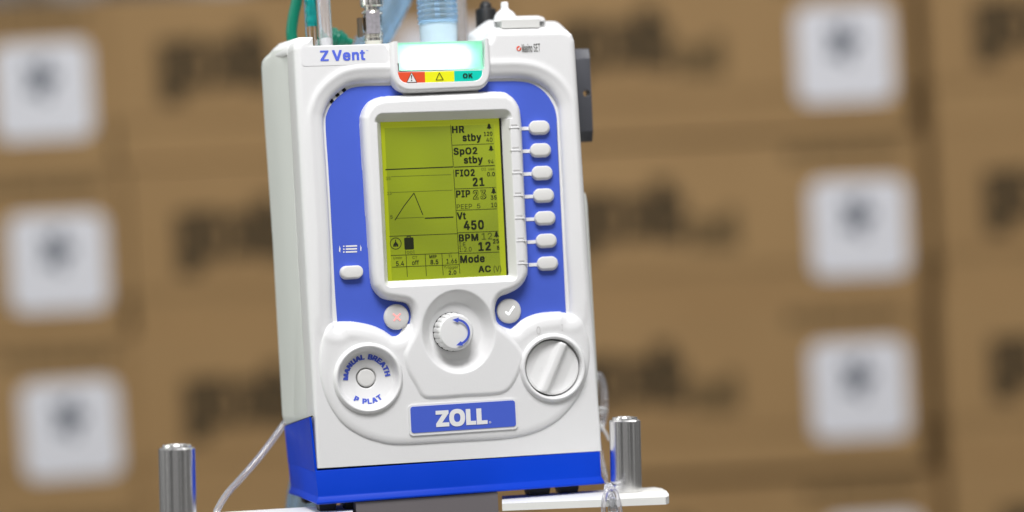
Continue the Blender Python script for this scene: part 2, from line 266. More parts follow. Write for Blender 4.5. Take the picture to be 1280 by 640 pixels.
(57,453,83,226,516,256,513,285,506,310,494,333,478,352,458,368,434,380,408,387,378,389,347,387,322,382,296,373,270,359,240,340,207,315,168,200,0,130,0,301,248,307,248,302,238,295,229,287,221,278,214,268,207,257,202,245,198,232,195,218,195,188,197,161,203,137,214,116,229,98,247,83,269,72,294,66,321,64,352,66,382,73,411,85,436,101,459,120,479,143,494,168,506,196,513,226,460,207,459,190,454,174,446,160,435,148,423,138,407,131,390,127,372,125,352,127,331,131,313,138,295,148,280,160,268,174,257,190,250,207,245,226,243,245,245,263,249,279,257,293,267,305,280,314,295,322,312,326,330,327,350,326,371,322,390,314,407,305,422,293,435,279,446,263,454,245,459,278,213,34,33,58,58,57,34,35,34,57,36,35,57,57,56,36,37,36,56,56,55,37,55,54,37,38,37,54,54,53,38,39,38,53,53,52,39,40,39,52,41,40,52,43,50,49,49,44,43,64,28,27,46,0,47,28,64,63,45,48,47,47,0,45,28,63,29,63,62,29,30,29,62,61,30,62,44,49,48,48,45,44,15,23,16,30,61,31,61,60,31,32,31,60,60,59,32,33,32,59,58,33,59,41,52,51,42,41,51,51,50,42,50,43,42,65,26,25,65,25,24,24,66,65,1,81,80,18,21,20,18,68,67,79,2,80,1,80,2,14,13,19,71,70,12,12,11,71,72,71,11,11,10,72,10,9,72,73,72,9,9,8,73,74,73,8,8,7,74,75,74,7,7,6,75,76,75,6,6,5,76,22,23,15,15,14,22,21,22,14,20,21,14,14,19,20,18,20,19,68,18,19,69,68,19,19,13,69,13,12,69,12,70,69,76,5,77,5,4,77,78,77,4,4,3,78,79,78,3,2,79,3,64,27,26,26,65,64,0,46,81,81,1,0,67,66,18,82,18,24,66,24,18,21,18,22,18,82,23,17,16,23,23,22,18,17,23,82),
(58,188,48,95,-4,83,-3,73,1,63,9,55,18,51,29,50,41,51,53,55,64,63,73,73,81,83,85,95,87,107,85,118,81,128,73,135,64,140,53,141,41,140,29,135,18,128,9,118,1,107,-3,95,271,83,272,73,277,63,284,55,294,51,304,50,316,51,328,55,339,63,349,73,356,83,360,95,362,107,360,118,356,128,349,135,339,140,328,141,316,140,304,135,294,128,284,118,277,107,272,6,5,4,4,3,6,3,9,6,7,6,9,9,8,7,30,29,28,1,0,2,12,11,10,2,0,3,9,3,0,0,12,9,12,10,9,30,28,27,27,33,30,31,30,33,32,31,33,22,21,23,15,14,13,19,18,20,43,42,44,45,44,42,42,41,39,40,39,41,20,18,21,18,17,15,17,16,15,47,46,45,24,47,45,45,42,24,36,24,42,42,39,36,37,36,39,38,37,39,23,21,0,21,18,0,12,0,18,18,15,12,15,13,12,26,25,24,27,26,24,33,27,24,24,36,33,34,33,36,35,34,36),
(65,480,29,16,0,201,509,276,509,463,0,395,0,287,302,280,323,272,346,264,372,255,402,244,438,232,478,245,478,233,437,222,402,213,371,204,345,197,322,191,302,85,0,110,142,110,199,370,199,370,142,239,456,154,199,324,199,344,142,135,142,0,19,20,21,18,17,0,20,21,1,16,15,1,15,14,14,13,1,13,11,1,16,1,17,21,17,1,0,21,1,8,7,2,8,2,9,10,9,2,12,10,2,4,3,23,3,22,23,6,5,22,2,7,6,6,22,2,22,3,2,28,25,20,11,13,24,11,24,12,1,11,12,12,2,1,26,27,23,10,12,24,25,28,26,18,21,25,21,20,25,22,5,26,23,22,26,4,23,27,27,26,28,20,19,28),
(66,456,76,60,0,60,509,241,509,274,507,304,501,329,491,350,477,367,461,381,442,390,421,396,398,398,374,397,353,393,336,387,320,378,307,368,295,356,286,343,278,329,272,315,267,315,262,331,260,347,254,363,245,378,234,391,220,402,203,411,184,416,161,418,136,416,111,410,88,400,67,386,48,368,31,344,18,317,8,284,2,247,0,125,57,245,57,281,60,309,67,330,80,344,96,353,115,355,137,354,153,350,169,342,184,333,197,320,209,306,218,289,225,269,229,248,231,125,231,125,285,238,285,256,287,273,290,288,296,302,304,314,314,323,326,330,340,335,355,336,372,333,393,326,412,313,429,294,442,270,449,240,452,125,452,40,57,0,1,0,57,74,2,75,59,58,57,1,57,58,58,75,1,75,2,1,60,56,55,41,39,38,38,42,41,60,55,61,40,0,39,39,41,40,59,57,56,56,60,59,73,3,74,2,74,3,54,53,21,63,62,20,20,19,63,64,63,19,72,71,5,4,72,5,42,38,37,37,43,42,54,21,55,61,55,21,21,20,61,20,62,61,72,4,73,3,73,4,34,33,45,33,32,45,46,45,32,32,31,46,47,46,31,31,30,47,30,29,47,48,47,29,29,28,48,49,48,28,28,27,49,50,49,27,27,26,50,26,25,50,51,50,25,24,51,25,13,12,67,68,67,12,12,11,68,11,10,68,69,68,10,10,9,69,43,37,36,44,43,36,36,35,44,35,34,44,34,45,44,51,24,52,24,23,52,23,22,52,53,52,22,21,53,22,64,19,18,18,17,64,65,64,17,17,16,65,16,15,65,66,65,15,15,14,66,14,13,66,13,67,66,69,9,70,9,8,70,8,7,70,71,70,7,7,6,71,5,71,6),
(67,510,86,267,-7,225,-3,186,7,150,25,119,49,92,79,70,115,53,157,44,203,40,254,44,305,53,352,70,393,92,429,119,459,150,484,186,501,225,512,267,516,293,514,317,511,340,504,362,496,383,485,402,471,419,456,435,438,448,418,459,397,467,373,473,348,408,348,404,365,397,380,389,395,380,407,369,418,357,428,344,437,330,444,315,449,300,453,284,455,267,456,237,453,209,445,184,432,161,414,141,391,125,364,113,332,106,295,103,254,106,213,113,177,125,145,141,117,161,94,184,76,210,63,237,56,267,53,284,54,300,56,315,60,330,65,344,72,357,81,369,90,380,102,389,114,397,128,404,144,408,160,473,160,467,135,459,112,448,91,435,71,420,53,402,38,383,24,363,13,341,5,317,-2,293,-6,6,5,56,56,55,6,7,6,55,55,54,7,8,7,54,54,53,8,9,8,53,52,9,53,9,52,51,10,9,51,51,50,10,11,10,50,50,49,11,12,11,49,49,48,12,13,12,48,15,47,46,1,59,2,16,45,17,2,59,58,45,16,46,15,46,16,0,61,60,85,63,62,18,42,19,85,62,0,61,0,62,42,18,43,44,43,18,0,60,1,59,1,60,17,45,44,44,18,17,2,58,3,58,57,3,4,3,57,5,4,57,56,5,57,13,48,47,14,13,47,47,15,14,40,20,41,64,84,83,83,65,64,39,21,40,20,40,21,38,37,23,22,38,23,65,83,82,66,65,82,82,81,66,81,67,66,38,22,39,21,39,22,78,77,70,71,70,77,77,76,71,72,71,76,76,75,72,73,72,75,75,74,73,30,29,31,32,31,29,29,28,32,33,32,28,28,27,33,34,33,27,27,26,34,67,81,80,68,67,80,80,79,68,69,68,79,79,78,69,78,70,69,34,26,35,26,25,35,36,35,25,25,24,36,37,36,24,23,37,24,63,85,84,84,64,63,19,42,41,41,20,19),
(68,502,48,219,0,96,0,96,57,215,57,254,60,288,68,318,81,343,99,363,122,379,149,390,181,397,216,399,255,397,294,390,329,379,361,364,388,344,410,320,428,291,441,258,449,221,452,93,452,93,509,225,509,273,505,315,495,353,478,385,455,412,426,433,391,449,351,458,306,462,255,458,205,449,159,433,119,411,83,384,54,351,31,312,14,268,3,125,509,125,0,60,0,60,509,125,452,125,57,45,44,22,22,23,45,0,3,43,2,43,47,43,2,1,44,1,2,22,44,2,22,2,46,22,46,42,23,22,42,41,5,4,24,20,25,26,19,18,5,41,40,40,6,5,25,20,19,19,26,25,41,4,0,3,0,4,20,24,21,42,21,24,27,17,28,34,33,11,12,11,33,13,12,33,33,32,13,37,36,8,9,8,36,36,35,9,10,9,35,35,34,10,34,11,10,13,32,14,32,31,14,15,14,31,31,30,15,16,15,30,30,29,16,17,16,29,28,17,29,6,40,39,7,6,39,39,38,7,38,37,7,37,8,7,17,27,18,26,18,27,21,42,46,2,47,46,43,3,47),
(69,419,12,60,0,60,509,372,509,372,452,125,452,125,286,355,286,355,229,125,229,125,57,375,57,375,0,0,9,8,1,0,8,8,5,1,5,4,1,9,0,11,11,10,9,5,8,7,7,6,5,3,2,4,1,4,2),
(70,410,10,60,0,60,509,369,509,369,452,125,452,125,278,346,278,346,221,125,221,125,0,9,8,0,8,5,0,1,0,5,3,2,4,5,8,7,7,6,5,1,5,4,4,2,1),
(72,517,12,60,0,60,509,125,509,125,289,392,289,392,509,457,509,457,0,392,0,392,232,125,232,125,0,0,11,10,1,0,10,10,3,1,3,2,1,9,8,7,7,6,9,4,9,6,6,5,4,3,10,9,9,4,3),
(73,300,12,31,0,31,57,118,57,118,452,31,452,31,509,269,509,269,452,183,452,183,57,269,57,269,0,1,0,2,3,5,4,9,11,10,7,6,8,2,0,11,11,9,2,3,2,9,9,8,3,8,6,3,5,3,6),
(75,467,30,104,145,104,216,116,231,128,246,139,261,151,275,162,289,174,303,187,317,199,331,212,344,364,509,448,509,231,276,228,276,60,0,60,509,125,509,125,334,124,225,125,193,125,0,372,0,188,259,228,309,449,0,124,242,125,167,198,245,243,288,2,1,19,15,0,1,16,15,1,0,15,21,1,0,20,19,1,20,2,19,26,2,26,18,1,2,18,16,1,18,18,17,16,7,6,23,24,14,13,22,25,13,13,25,29,24,13,29,12,11,24,14,24,23,9,8,24,10,9,24,24,11,10,19,20,23,3,19,23,4,3,23,5,4,23,23,6,5,0,21,27,20,0,27,19,3,26,14,23,28,13,14,28,22,13,28,20,27,28,23,20,28,8,7,24,7,23,24,12,24,29),
(76,393,6,60,0,60,509,125,509,125,57,361,57,361,0,1,0,3,3,0,5,5,4,3,1,3,2),
(77,628,91,60,0,60,509,152,509,277,187,280,179,284,170,287,159,291,147,295,135,299,123,303,110,307,97,311,84,315,71,319,60,322,49,307,49,311,59,314,71,318,83,322,95,326,108,330,121,334,134,338,146,342,158,346,169,349,179,352,187,476,509,568,509,568,0,504,0,504,291,504,302,504,314,504,327,505,340,505,354,505,369,505,383,506,398,506,413,506,428,507,443,507,457,513,457,508,441,503,425,498,409,492,393,487,378,482,363,477,348,472,335,467,322,463,310,459,300,456,291,342,0,286,0,170,291,167,300,163,310,159,321,155,333,150,347,145,361,140,376,134,392,129,408,124,424,118,441,112,457,119,457,119,444,120,430,120,416,120,401,121,386,121,372,121,357,121,342,122,328,122,315,122,302,122,291,122,0,315,73,507,437,119,436,80,79,1,79,78,1,78,77,1,73,1,77,72,73,77,77,76,72,73,72,75,74,73,75,87,86,0,1,0,86,86,85,1,85,84,1,84,83,1,83,82,1,82,81,1,80,1,81,75,72,90,10,16,11,12,17,18,11,16,17,17,12,11,16,10,60,67,2,68,69,68,2,70,69,2,71,70,2,75,71,2,74,75,2,73,74,2,1,73,2,14,15,20,19,13,14,14,20,19,20,15,21,44,47,46,45,44,46,40,39,30,41,40,30,42,41,30,43,42,30,30,46,43,46,47,43,47,44,89,33,32,31,31,30,33,34,33,30,35,34,30,36,35,30,37,36,30,38,37,30,30,39,38,89,44,48,58,28,27,51,50,29,50,49,29,49,48,29,48,44,29,44,45,29,45,46,29,46,30,29,16,60,59,59,15,16,17,16,15,15,14,17,18,17,14,14,13,18,18,13,88,13,19,88,28,58,57,67,66,2,62,61,3,3,2,65,66,65,2,65,64,3,64,63,3,63,62,3,12,18,88,52,51,29,29,28,54,55,54,28,56,55,28,57,56,28,54,53,29,53,52,29,43,47,89,15,59,21,59,58,25,26,25,58,27,26,58,25,24,59,24,23,59,23,22,59,22,21,59,4,3,61,61,60,6,7,6,60,8,7,60,9,8,60,10,9,60,6,5,61,5,4,61,72,76,90,71,75,90),
(78,523,50,60,0,60,509,136,509,343,183,349,174,355,163,363,151,371,137,379,122,388,107,396,90,405,73,414,55,405,54,403,72,402,90,401,108,400,126,399,142,399,157,399,171,399,184,399,195,399,509,463,509,463,0,387,0,202,290,194,303,186,317,177,331,168,346,159,363,148,381,136,402,123,425,108,452,119,454,120,429,121,406,122,384,123,363,124,345,124,328,125,313,125,301,125,291,125,0,403,78,120,430,39,38,36,44,43,1,43,42,1,42,41,1,41,40,1,36,1,40,39,36,40,37,36,49,2,34,33,47,46,0,1,0,46,46,45,1,44,1,45,37,35,34,34,2,37,36,37,2,1,36,2,9,26,10,26,9,8,14,13,11,11,13,12,11,12,15,16,15,12,12,25,16,17,16,25,18,17,25,19,18,25,20,19,25,25,12,26,12,13,26,10,26,13,13,14,10,14,11,48,20,25,21,22,21,25,25,24,22,23,22,24,8,7,26,2,33,32,28,27,3,3,2,29,30,29,2,31,30,2,32,31,2,29,28,3,11,15,48,10,14,48,3,27,26,4,3,26,5,4,26,6,5,26,7,6,26,36,38,49,35,37,49),
(79,533,72,267,-7,225,-3,186,7,150,25,119,49,92,79,70,115,53,157,44,203,40,254,44,305,53,352,70,393,92,429,119,459,150,484,186,501,225,512,267,516,309,512,348,501,384,484,415,459,442,429,464,393,480,352,490,305,493,254,490,203,480,157,464,115,442,79,415,49,384,25,348,7,309,-3,267,53,296,55,324,63,349,76,372,94,392,116,408,144,420,176,428,213,430,254,428,295,420,332,408,365,392,392,372,415,349,433,324,446,296,453,267,456,237,453,210,445,184,433,161,415,142,392,125,364,113,332,106,295,103,254,106,213,113,176,125,144,142,117,161,94,184,76,210,63,237,55,7,6,66,66,65,7,8,7,65,65,64,8,9,8,64,64,63,9,63,62,9,10,9,62,62,61,10,11,10,61,61,60,11,12,11,60,2,69,3,69,68,3,58,57,15,0,36,71,0,71,1,70,1,71,55,17,56,16,56,17,1,70,2,69,2,70,56,16,57,15,57,16,3,68,4,5,4,68,68,67,5,6,5,67,66,6,67,12,60,59,13,12,59,59,58,13,14,13,58,58,15,14,18,54,53,34,38,35,35,38,37,52,19,53,18,53,19,40,39,33,50,21,51,20,51,21,33,39,34,38,34,39,51,20,52,19,52,20,30,29,42,43,42,29,29,28,43,44,43,28,28,27,44,45,44,27,46,45,27,27,26,46,47,46,26,26,25,47,48,47,25,25,24,48,40,33,32,32,31,40,41,40,31,31,30,41,30,42,41,48,24,49,24,23,49,50,49,23,23,22,50,21,50,22,35,37,0,36,0,37,54,18,55,17,55,18),
(80,445,46,60,0,60,509,235,509,272,506,305,499,332,487,356,471,375,452,390,430,400,404,407,377,409,348,407,318,400,291,390,265,375,243,356,223,332,207,305,195,272,188,235,186,109,186,109,242,233,242,257,244,279,248,297,256,312,266,324,279,333,294,339,310,343,328,344,348,343,367,339,385,333,402,324,416,312,428,297,439,279,446,257,451,232,452,125,452,125,0,125,242,125,186,43,21,0,21,22,0,1,0,22,40,2,41,42,41,2,21,43,45,22,21,45,22,44,42,1,22,42,42,2,1,19,25,24,25,19,18,18,26,25,38,4,39,3,39,4,19,24,20,23,20,24,39,3,40,2,40,3,16,15,28,29,28,15,15,14,29,14,13,29,30,29,13,13,12,30,31,30,12,12,11,31,32,31,11,33,32,11,11,10,33,34,33,10,10,9,34,35,34,9,9,8,35,8,7,35,36,35,7,7,6,36,26,18,17,27,26,17,17,16,27,16,28,27,36,6,37,6,5,37,38,37,5,4,38,5,20,23,45,23,44,45,44,22,45),
(82,449,52,60,0,60,509,236,509,273,506,305,500,333,489,356,473,376,455,390,433,401,408,407,381,409,352,407,323,401,296,390,271,376,250,356,232,333,217,305,206,273,200,236,198,96,198,96,255,234,255,258,256,280,260,298,267,313,276,325,287,334,300,340,316,344,333,345,352,344,371,340,389,334,405,325,419,313,430,298,440,279,446,258,451,233,452,125,452,125,0,353,0,230,229,303,229,428,0,125,255,125,198,247,198,313,210,21,0,43,0,21,22,1,0,22,22,42,1,40,2,41,21,43,49,22,21,49,42,22,48,41,2,42,1,42,2,26,46,27,18,46,19,25,24,46,46,26,25,39,38,4,3,39,4,50,19,45,19,46,45,23,45,24,39,3,40,2,40,3,16,15,28,29,28,15,15,14,29,30,29,14,14,13,30,13,12,30,31,30,12,12,11,31,32,31,11,33,32,11,11,10,33,34,33,10,10,9,34,9,8,34,35,34,8,8,7,35,36,35,7,7,6,36,19,50,44,18,19,44,18,44,51,46,18,51,27,46,17,17,16,27,16,28,27,36,6,37,6,5,37,38,37,5,4,38,5,20,45,49,45,23,48,48,49,45,48,22,49,45,20,50,46,24,45,17,46,51,44,47,51),
(83,447,109,224,-9,188,-7,156,-1,128,9,102,23,81,40,64,60,51,83,42,109,38,137,104,137,108,118,114,102,123,88,136,76,150,66,166,59,185,53,204,50,224,49,246,50,267,54,286,60,303,69,317,79,329,92,338,106,344,122,346,139,344,154,340,168,332,179,322,189,310,197,296,205,280,211,263,217,245,222,184,239,145,253,112,269,86,289,67,313,56,341,52,372,54,400,62,425,75,448,92,468,113,484,138,498,165,508,195,514,227,516,259,514,289,508,316,498,340,484,360,468,377,449,390,427,398,403,401,378,337,378,332,402,320,421,302,437,280,449,254,456,225,459,204,457,185,454,167,448,152,440,139,430,129,418,121,405,117,391,115,376,117,359,122,345,131,334,142,324,155,315,169,308,184,302,198,297,212,293,264,279,279,275,295,270,312,264,328,256,344,248,359,238,372,226,384,213,395,198,402,180,407,161,408,139,406,112,399,87,386,64,370,43,349,25,323,11,294,0,261,-7,6,5,13,13,12,6,7,6,12,12,11,7,8,7,11,11,10,8,9,8,10,42,41,80,43,42,80,80,79,43,44,43,79,79,78,44,45,44,78,78,77,45,46,45,77,77,76,46,47,46,76,76,75,47,48,47,75,73,72,50,72,51,50,0,19,18,0,18,1,17,1,18,87,86,38,85,38,86,52,71,70,1,17,2,16,2,17,38,85,39,85,84,39,83,39,84,51,72,71,71,52,51,2,16,3,16,15,3,4,3,15,15,14,4,5,4,14,13,5,14,39,83,40,83,82,40,41,40,82,82,81,41,80,41,81,48,75,74,49,48,74,74,73,49,73,50,49,88,36,89,20,108,21,36,88,37,34,33,92,92,91,34,21,108,107,22,21,107,107,106,22,106,23,22,34,91,35,91,90,35,36,35,90,89,36,90,66,56,67,56,55,67,68,67,55,54,68,55,104,103,25,26,25,103,103,102,26,27,26,102,102,101,27,28,27,101,101,100,28,100,99,28,29,28,99,99,98,29,30,29,98,98,97,30,97,96,30,31,30,96,96,95,31,62,61,63,64,63,61,61,60,64,60,59,64,23,106,105,24,23,105,105,104,24,104,25,24,31,95,32,95,94,32,94,93,32,33,32,93,92,33,93,64,59,65,59,58,65,66,65,58,58,57,66,56,66,57,108,20,0,19,0,20,87,38,37,37,88,87,68,54,69,54,53,69,70,69,53,52,70,53),
(84,449,8,32,452,32,509,417,509,417,452,257,452,257,0,193,0,193,452,1,0,7,3,2,4,7,6,5,5,4,7,4,2,7,1,7,2),
(85,517,42,259,-8,220,-6,186,2,154,15,126,33,103,55,85,80,71,108,63,140,60,173,60,509,124,509,124,178,126,155,132,133,141,113,153,95,169,80,187,68,208,59,232,53,259,52,285,53,309,59,331,68,349,80,364,95,377,113,385,133,391,155,393,178,393,509,457,509,457,173,454,140,446,108,433,80,414,55,391,33,363,15,332,2,297,-6,9,8,13,13,12,9,10,9,12,12,11,10,18,2,19,20,1,0,19,2,1,1,20,19,2,18,3,17,3,18,3,17,4,17,16,4,5,4,16,16,15,5,6,5,15,7,6,15,15,14,7,8,7,14,13,8,14,41,23,22,23,41,40,24,23,40,40,39,24,39,25,24,35,34,28,29,28,34,34,33,29,30,29,33,33,32,30,31,30,32,25,39,38,26,25,38,38,37,26,27,26,37,37,36,27,36,35,27,35,28,27,41,22,0,22,21,0,20,0,21),
(86,480,21,204,0,16,509,84,509,192,206,199,187,207,164,215,137,225,106,236,71,248,31,235,31,247,71,257,107,267,138,276,165,283,187,290,206,395,509,463,509,278,0,241,53,4,3,0,0,3,1,2,1,3,10,8,0,8,7,0,7,6,0,6,5,0,4,0,5,17,16,18,18,16,19,15,19,16,11,9,19,12,11,19,13,12,19,14,13,19,19,15,14,10,0,19,19,9,10,10,9,20,9,11,20,8,10,20),
(87,686,67,155,0,16,509,82,509,163,196,167,179,172,162,175,145,179,128,183,111,187,94,190,76,194,58,197,40,189,40,193,58,196,76,200,94,203,111,207,128,211,145,215,162,220,179,224,196,306,509,380,509,462,196,466,179,470,162,474,145,478,128,482,111,486,94,490,76,494,58,497,40,488,40,492,58,495,76,499,94,503,111,506,128,510,145,515,162,519,179,523,196,603,509,670,509,530,0,455,0,368,323,362,345,357,368,351,391,346,417,341,445,336,475,350,475,345,446,340,420,335,395,330,371,324,347,318,323,230,0,193,61,493,63,343,436,0,3,1,2,1,3,7,6,0,6,5,0,5,4,0,3,0,4,11,14,12,12,15,11,12,14,13,10,13,14,14,11,64,11,15,64,13,10,0,10,9,0,9,8,0,7,0,8,17,16,63,59,58,23,58,54,23,54,55,23,13,0,63,12,13,63,15,12,63,63,16,15,62,61,22,53,52,24,57,53,24,56,57,24,31,30,48,33,36,35,32,35,36,33,35,34,34,37,33,36,33,65,44,47,46,46,45,44,41,40,47,42,41,47,43,42,47,47,44,43,37,34,47,38,37,47,39,38,47,47,40,39,47,34,48,34,35,48,35,32,48,31,48,32,52,51,24,30,29,48,57,54,66,55,54,57,57,56,55,23,55,56,56,24,23,10,14,64,60,59,23,23,22,61,61,60,23,50,49,25,25,24,50,51,50,24,33,37,65,32,36,65,22,21,62,26,25,49,49,48,26,27,26,48,28,27,48,29,28,48,54,58,66,53,57,66,18,17,63,63,62,21,21,20,63,20,19,63,19,18,63),
(97,389,124,160,-9,137,-7,115,-3,94,5,76,15,60,29,48,45,38,63,32,84,30,108,32,128,36,146,43,161,53,174,64,184,78,193,92,200,108,206,125,211,143,214,161,217,178,220,200,223,218,225,234,227,247,229,257,231,265,235,271,240,274,246,276,255,276,257,275,272,272,285,267,297,260,307,251,315,240,322,227,327,212,330,196,331,178,330,163,327,149,322,137,316,127,309,118,301,110,292,104,283,100,274,41,291,51,313,64,331,79,346,95,358,114,368,133,375,153,380,173,383,194,384,208,384,223,382,239,379,255,375,271,369,286,360,300,350,312,336,322,320,330,301,335,278,337,251,337,0,277,0,277,52,272,52,267,43,260,34,252,25,242,16,229,8,215,1,199,-4,181,-7,170,45,192,47,211,51,228,59,242,68,254,80,263,93,270,108,274,122,276,138,276,190,272,187,267,184,259,182,251,180,241,178,231,176,221,174,210,173,200,171,191,170,182,169,175,168,161,166,147,163,134,159,122,153,112,147,103,139,97,130,93,118,92,105,93,93,96,82,102,72,109,64,119,57,130,52,142,48,156,46,5,4,119,119,118,5,6,5,118,118,117,6,7,6,117,117,116,7,8,7,116,116,115,8,9,8,115,115,114,9,10,9,114,11,10,114,114,113,11,12,11,113,13,12,113,113,112,13,14,13,112,15,14,112,51,50,49,49,48,51,48,47,51,52,51,47,1,122,2,122,121,2,21,106,105,105,104,21,83,84,0,123,0,84,20,107,106,106,21,20,57,42,41,41,58,57,0,123,1,122,1,123,18,109,108,19,18,108,108,107,19,107,20,19,55,44,43,56,55,43,43,42,56,42,57,56,2,121,3,121,120,3,4,3,120,119,4,120,15,112,111,16,15,111,111,110,16,17,16,110,110,109,17,109,18,17,52,47,46,53,52,46,46,45,53,54,53,45,45,44,54,44,55,54,59,40,60,38,61,39,85,82,81,81,86,85,22,103,102,102,101,22,101,23,22,60,40,39,39,61,60,24,100,99,87,79,78,24,99,98,98,25,24,86,81,80,80,79,86,79,87,86,23,101,100,100,24,23,37,63,38,63,62,38,61,38,62,74,73,72,72,71,93,94,93,71,30,29,71,31,30,71,71,70,31,32,31,70,70,69,32,91,90,74,74,72,91,92,91,72,72,93,92,96,95,94,28,27,94,94,71,28,71,29,28,32,69,33,69,68,33,34,33,68,68,67,34,35,34,67,67,66,35,66,65,35,87,78,77,88,87,77,77,76,88,76,75,88,89,88,75,75,74,89,74,90,89,25,98,97,97,96,25,26,25,96,96,94,26,94,27,26,35,65,36,65,64,36,37,36,64,63,37,64,82,85,83,84,83,85,103,22,104,21,104,22,40,59,41,58,41,59),
(98,424,79,229,-8,208,-7,189,-3,172,4,159,12,147,21,138,31,130,41,123,50,118,59,112,59,112,0,53,0,53,509,114,509,114,319,118,319,123,327,130,336,137,346,147,355,158,364,171,373,188,379,207,383,229,384,259,382,287,374,313,361,335,342,354,320,370,293,381,261,388,227,390,189,388,151,381,116,370,84,355,57,336,34,313,16,288,3,260,-6,220,47,242,49,262,55,279,66,294,80,306,97,316,117,323,139,327,163,328,189,327,215,323,239,316,261,307,281,295,298,280,311,262,322,243,328,220,330,198,328,178,322,161,312,147,299,134,282,125,263,118,241,114,216,113,189,114,162,118,138,125,115,135,95,147,78,162,65,179,55,198,49,11,10,12,71,70,12,70,69,12,13,12,69,69,15,13,73,72,10,12,10,72,71,12,72,15,69,68,68,67,15,2,78,3,78,77,3,22,63,62,62,23,22,3,77,4,5,4,77,77,76,5,6,5,76,20,19,64,64,63,20,21,20,63,63,22,21,6,76,7,8,7,76,76,75,8,9,8,75,75,74,9,10,9,74,73,10,74,15,67,66,16,15,66,66,65,16,17,16,65,65,64,17,18,17,64,64,19,18,13,15,14,61,25,24,44,0,42,43,1,0,0,44,43,25,61,60,60,26,25,58,27,59,46,45,41,41,45,42,44,42,45,26,60,59,59,27,26,37,36,49,50,49,36,36,35,50,51,50,35,35,34,51,52,51,34,53,52,34,34,33,53,54,53,33,33,32,54,55,54,32,32,31,55,46,41,40,40,39,46,47,46,39,39,38,47,48,47,38,38,37,48,37,49,48,55,31,56,31,30,56,57,56,30,30,29,57,58,57,29,29,28,58,27,58,28,78,2,1,1,43,78,61,24,62,23,62,24),
(99,396,86,207,-8,174,-5,144,3,117,16,93,35,72,58,56,85,44,116,37,150,34,187,37,225,44,260,56,291,72,318,93,341,117,360,144,374,174,382,207,384,226,384,243,381,260,377,276,371,291,364,305,356,318,346,330,335,340,322,349,308,356,293,362,277,303,262,300,272,295,281,290,289,284,297,278,304,270,311,261,316,252,321,242,325,231,328,220,329,207,330,184,328,163,321,145,310,130,296,118,278,108,258,102,236,98,212,96,187,98,163,102,139,108,117,118,97,130,80,145,66,163,55,184,49,207,46,220,47,232,49,243,52,253,55,262,60,271,66,279,73,285,80,292,89,297,98,301,107,304,117,363,102,357,86,350,70,341,56,331,43,319,32,306,21,292,12,277,5,261,-1,244,-5,226,-7,6,5,56,56,55,6,7,6,55,55,54,7,8,7,54,54,53,8,9,8,53,53,52,9,52,51,9,10,9,51,51,50,10,11,10,50,50,49,11,12,11,49,41,19,42,18,42,19,85,62,0,61,0,62,42,18,43,0,61,1,61,60,1,2,1,60,59,2,60,16,45,44,17,16,44,44,43,17,43,18,17,2,59,3,59,58,3,4,3,58,58,57,4,5,4,57,56,5,57,12,49,48,13,12,48,48,47,13,14,13,47,47,46,14,15,14,46,46,45,15,45,16,15,84,64,63,64,84,83,83,65,64,39,21,40,20,40,21,65,83,82,82,66,65,37,23,38,23,22,38,39,38,22,21,39,22,78,77,70,71,70,77,77,76,71,72,71,76,76,75,72,73,72,75,75,74,73,30,29,31,32,31,29,29,28,32,33,32,28,28,27,33,66,82,81,67,66,81,81,80,67,68,67,80,80,79,68,69,68,79,79,78,69,78,70,69,33,27,34,27,26,34,35,34,26,26,25,35,36,35,25,25,24,36,37,36,24,23,37,24,84,63,85,62,85,63,40,20,41,19,41,20),
(100,424,79,195,-8,165,-6,137,3,111,16,89,34,70,57,55,84,43,116,36,151,34,189,36,227,43,261,55,293,70,320,89,342,112,361,137,374,165,382,196,384,218,383,237,379,253,373,267,364,278,355,287,346,295,336,301,327,306,319,311,319,311,509,372,509,372,0,313,0,313,59,307,59,301,50,295,41,287,31,277,21,266,12,252,4,236,-3,217,-7,205,47,226,49,246,55,263,65,278,78,290,95,299,115,306,138,310,162,312,189,310,216,306,241,300,263,290,282,278,299,263,312,246,322,227,328,205,330,182,328,162,322,145,311,130,298,118,281,108,261,102,239,98,215,96,189,98,163,102,139,109,117,118,97,130,80,145,66,162,55,182,49,7,6,73,73,72,7,8,7,72,72,71,8,9,8,71,71,70,9,70,69,9,10,9,69,69,68,10,11,10,68,68,67,11,12,11,67,64,63,16,64,16,15,77,1,78,42,43,0,78,1,0,0,43,78,61,18,62,17,62,18,1,77,2,76,2,77,62,17,63,16,63,17,2,76,3,4,3,76,76,75,4,5,4,75,75,74,5,6,5,74,73,6,74,12,67,66,13,12,66,66,65,13,14,13,65,65,64,14,64,15,14,60,20,19,44,41,40,40,45,44,59,21,60,20,60,21,24,23,58,45,40,39,39,38,45,46,45,38,38,37,46,58,23,59,23,22,59,21,59,22,31,33,32,31,52,51,52,31,53,31,30,53,28,53,30,50,49,33,33,31,50,31,51,50,53,28,54,55,54,28,56,55,28,27,56,28,28,30,29,46,37,36,36,35,46,47,46,35,35,34,47,48,47,34,34,33,48,33,49,48,56,27,57,27,26,57,58,57,26,26,25,58,24,58,25,41,44,42,43,42,44,60,19,61,18,61,19),
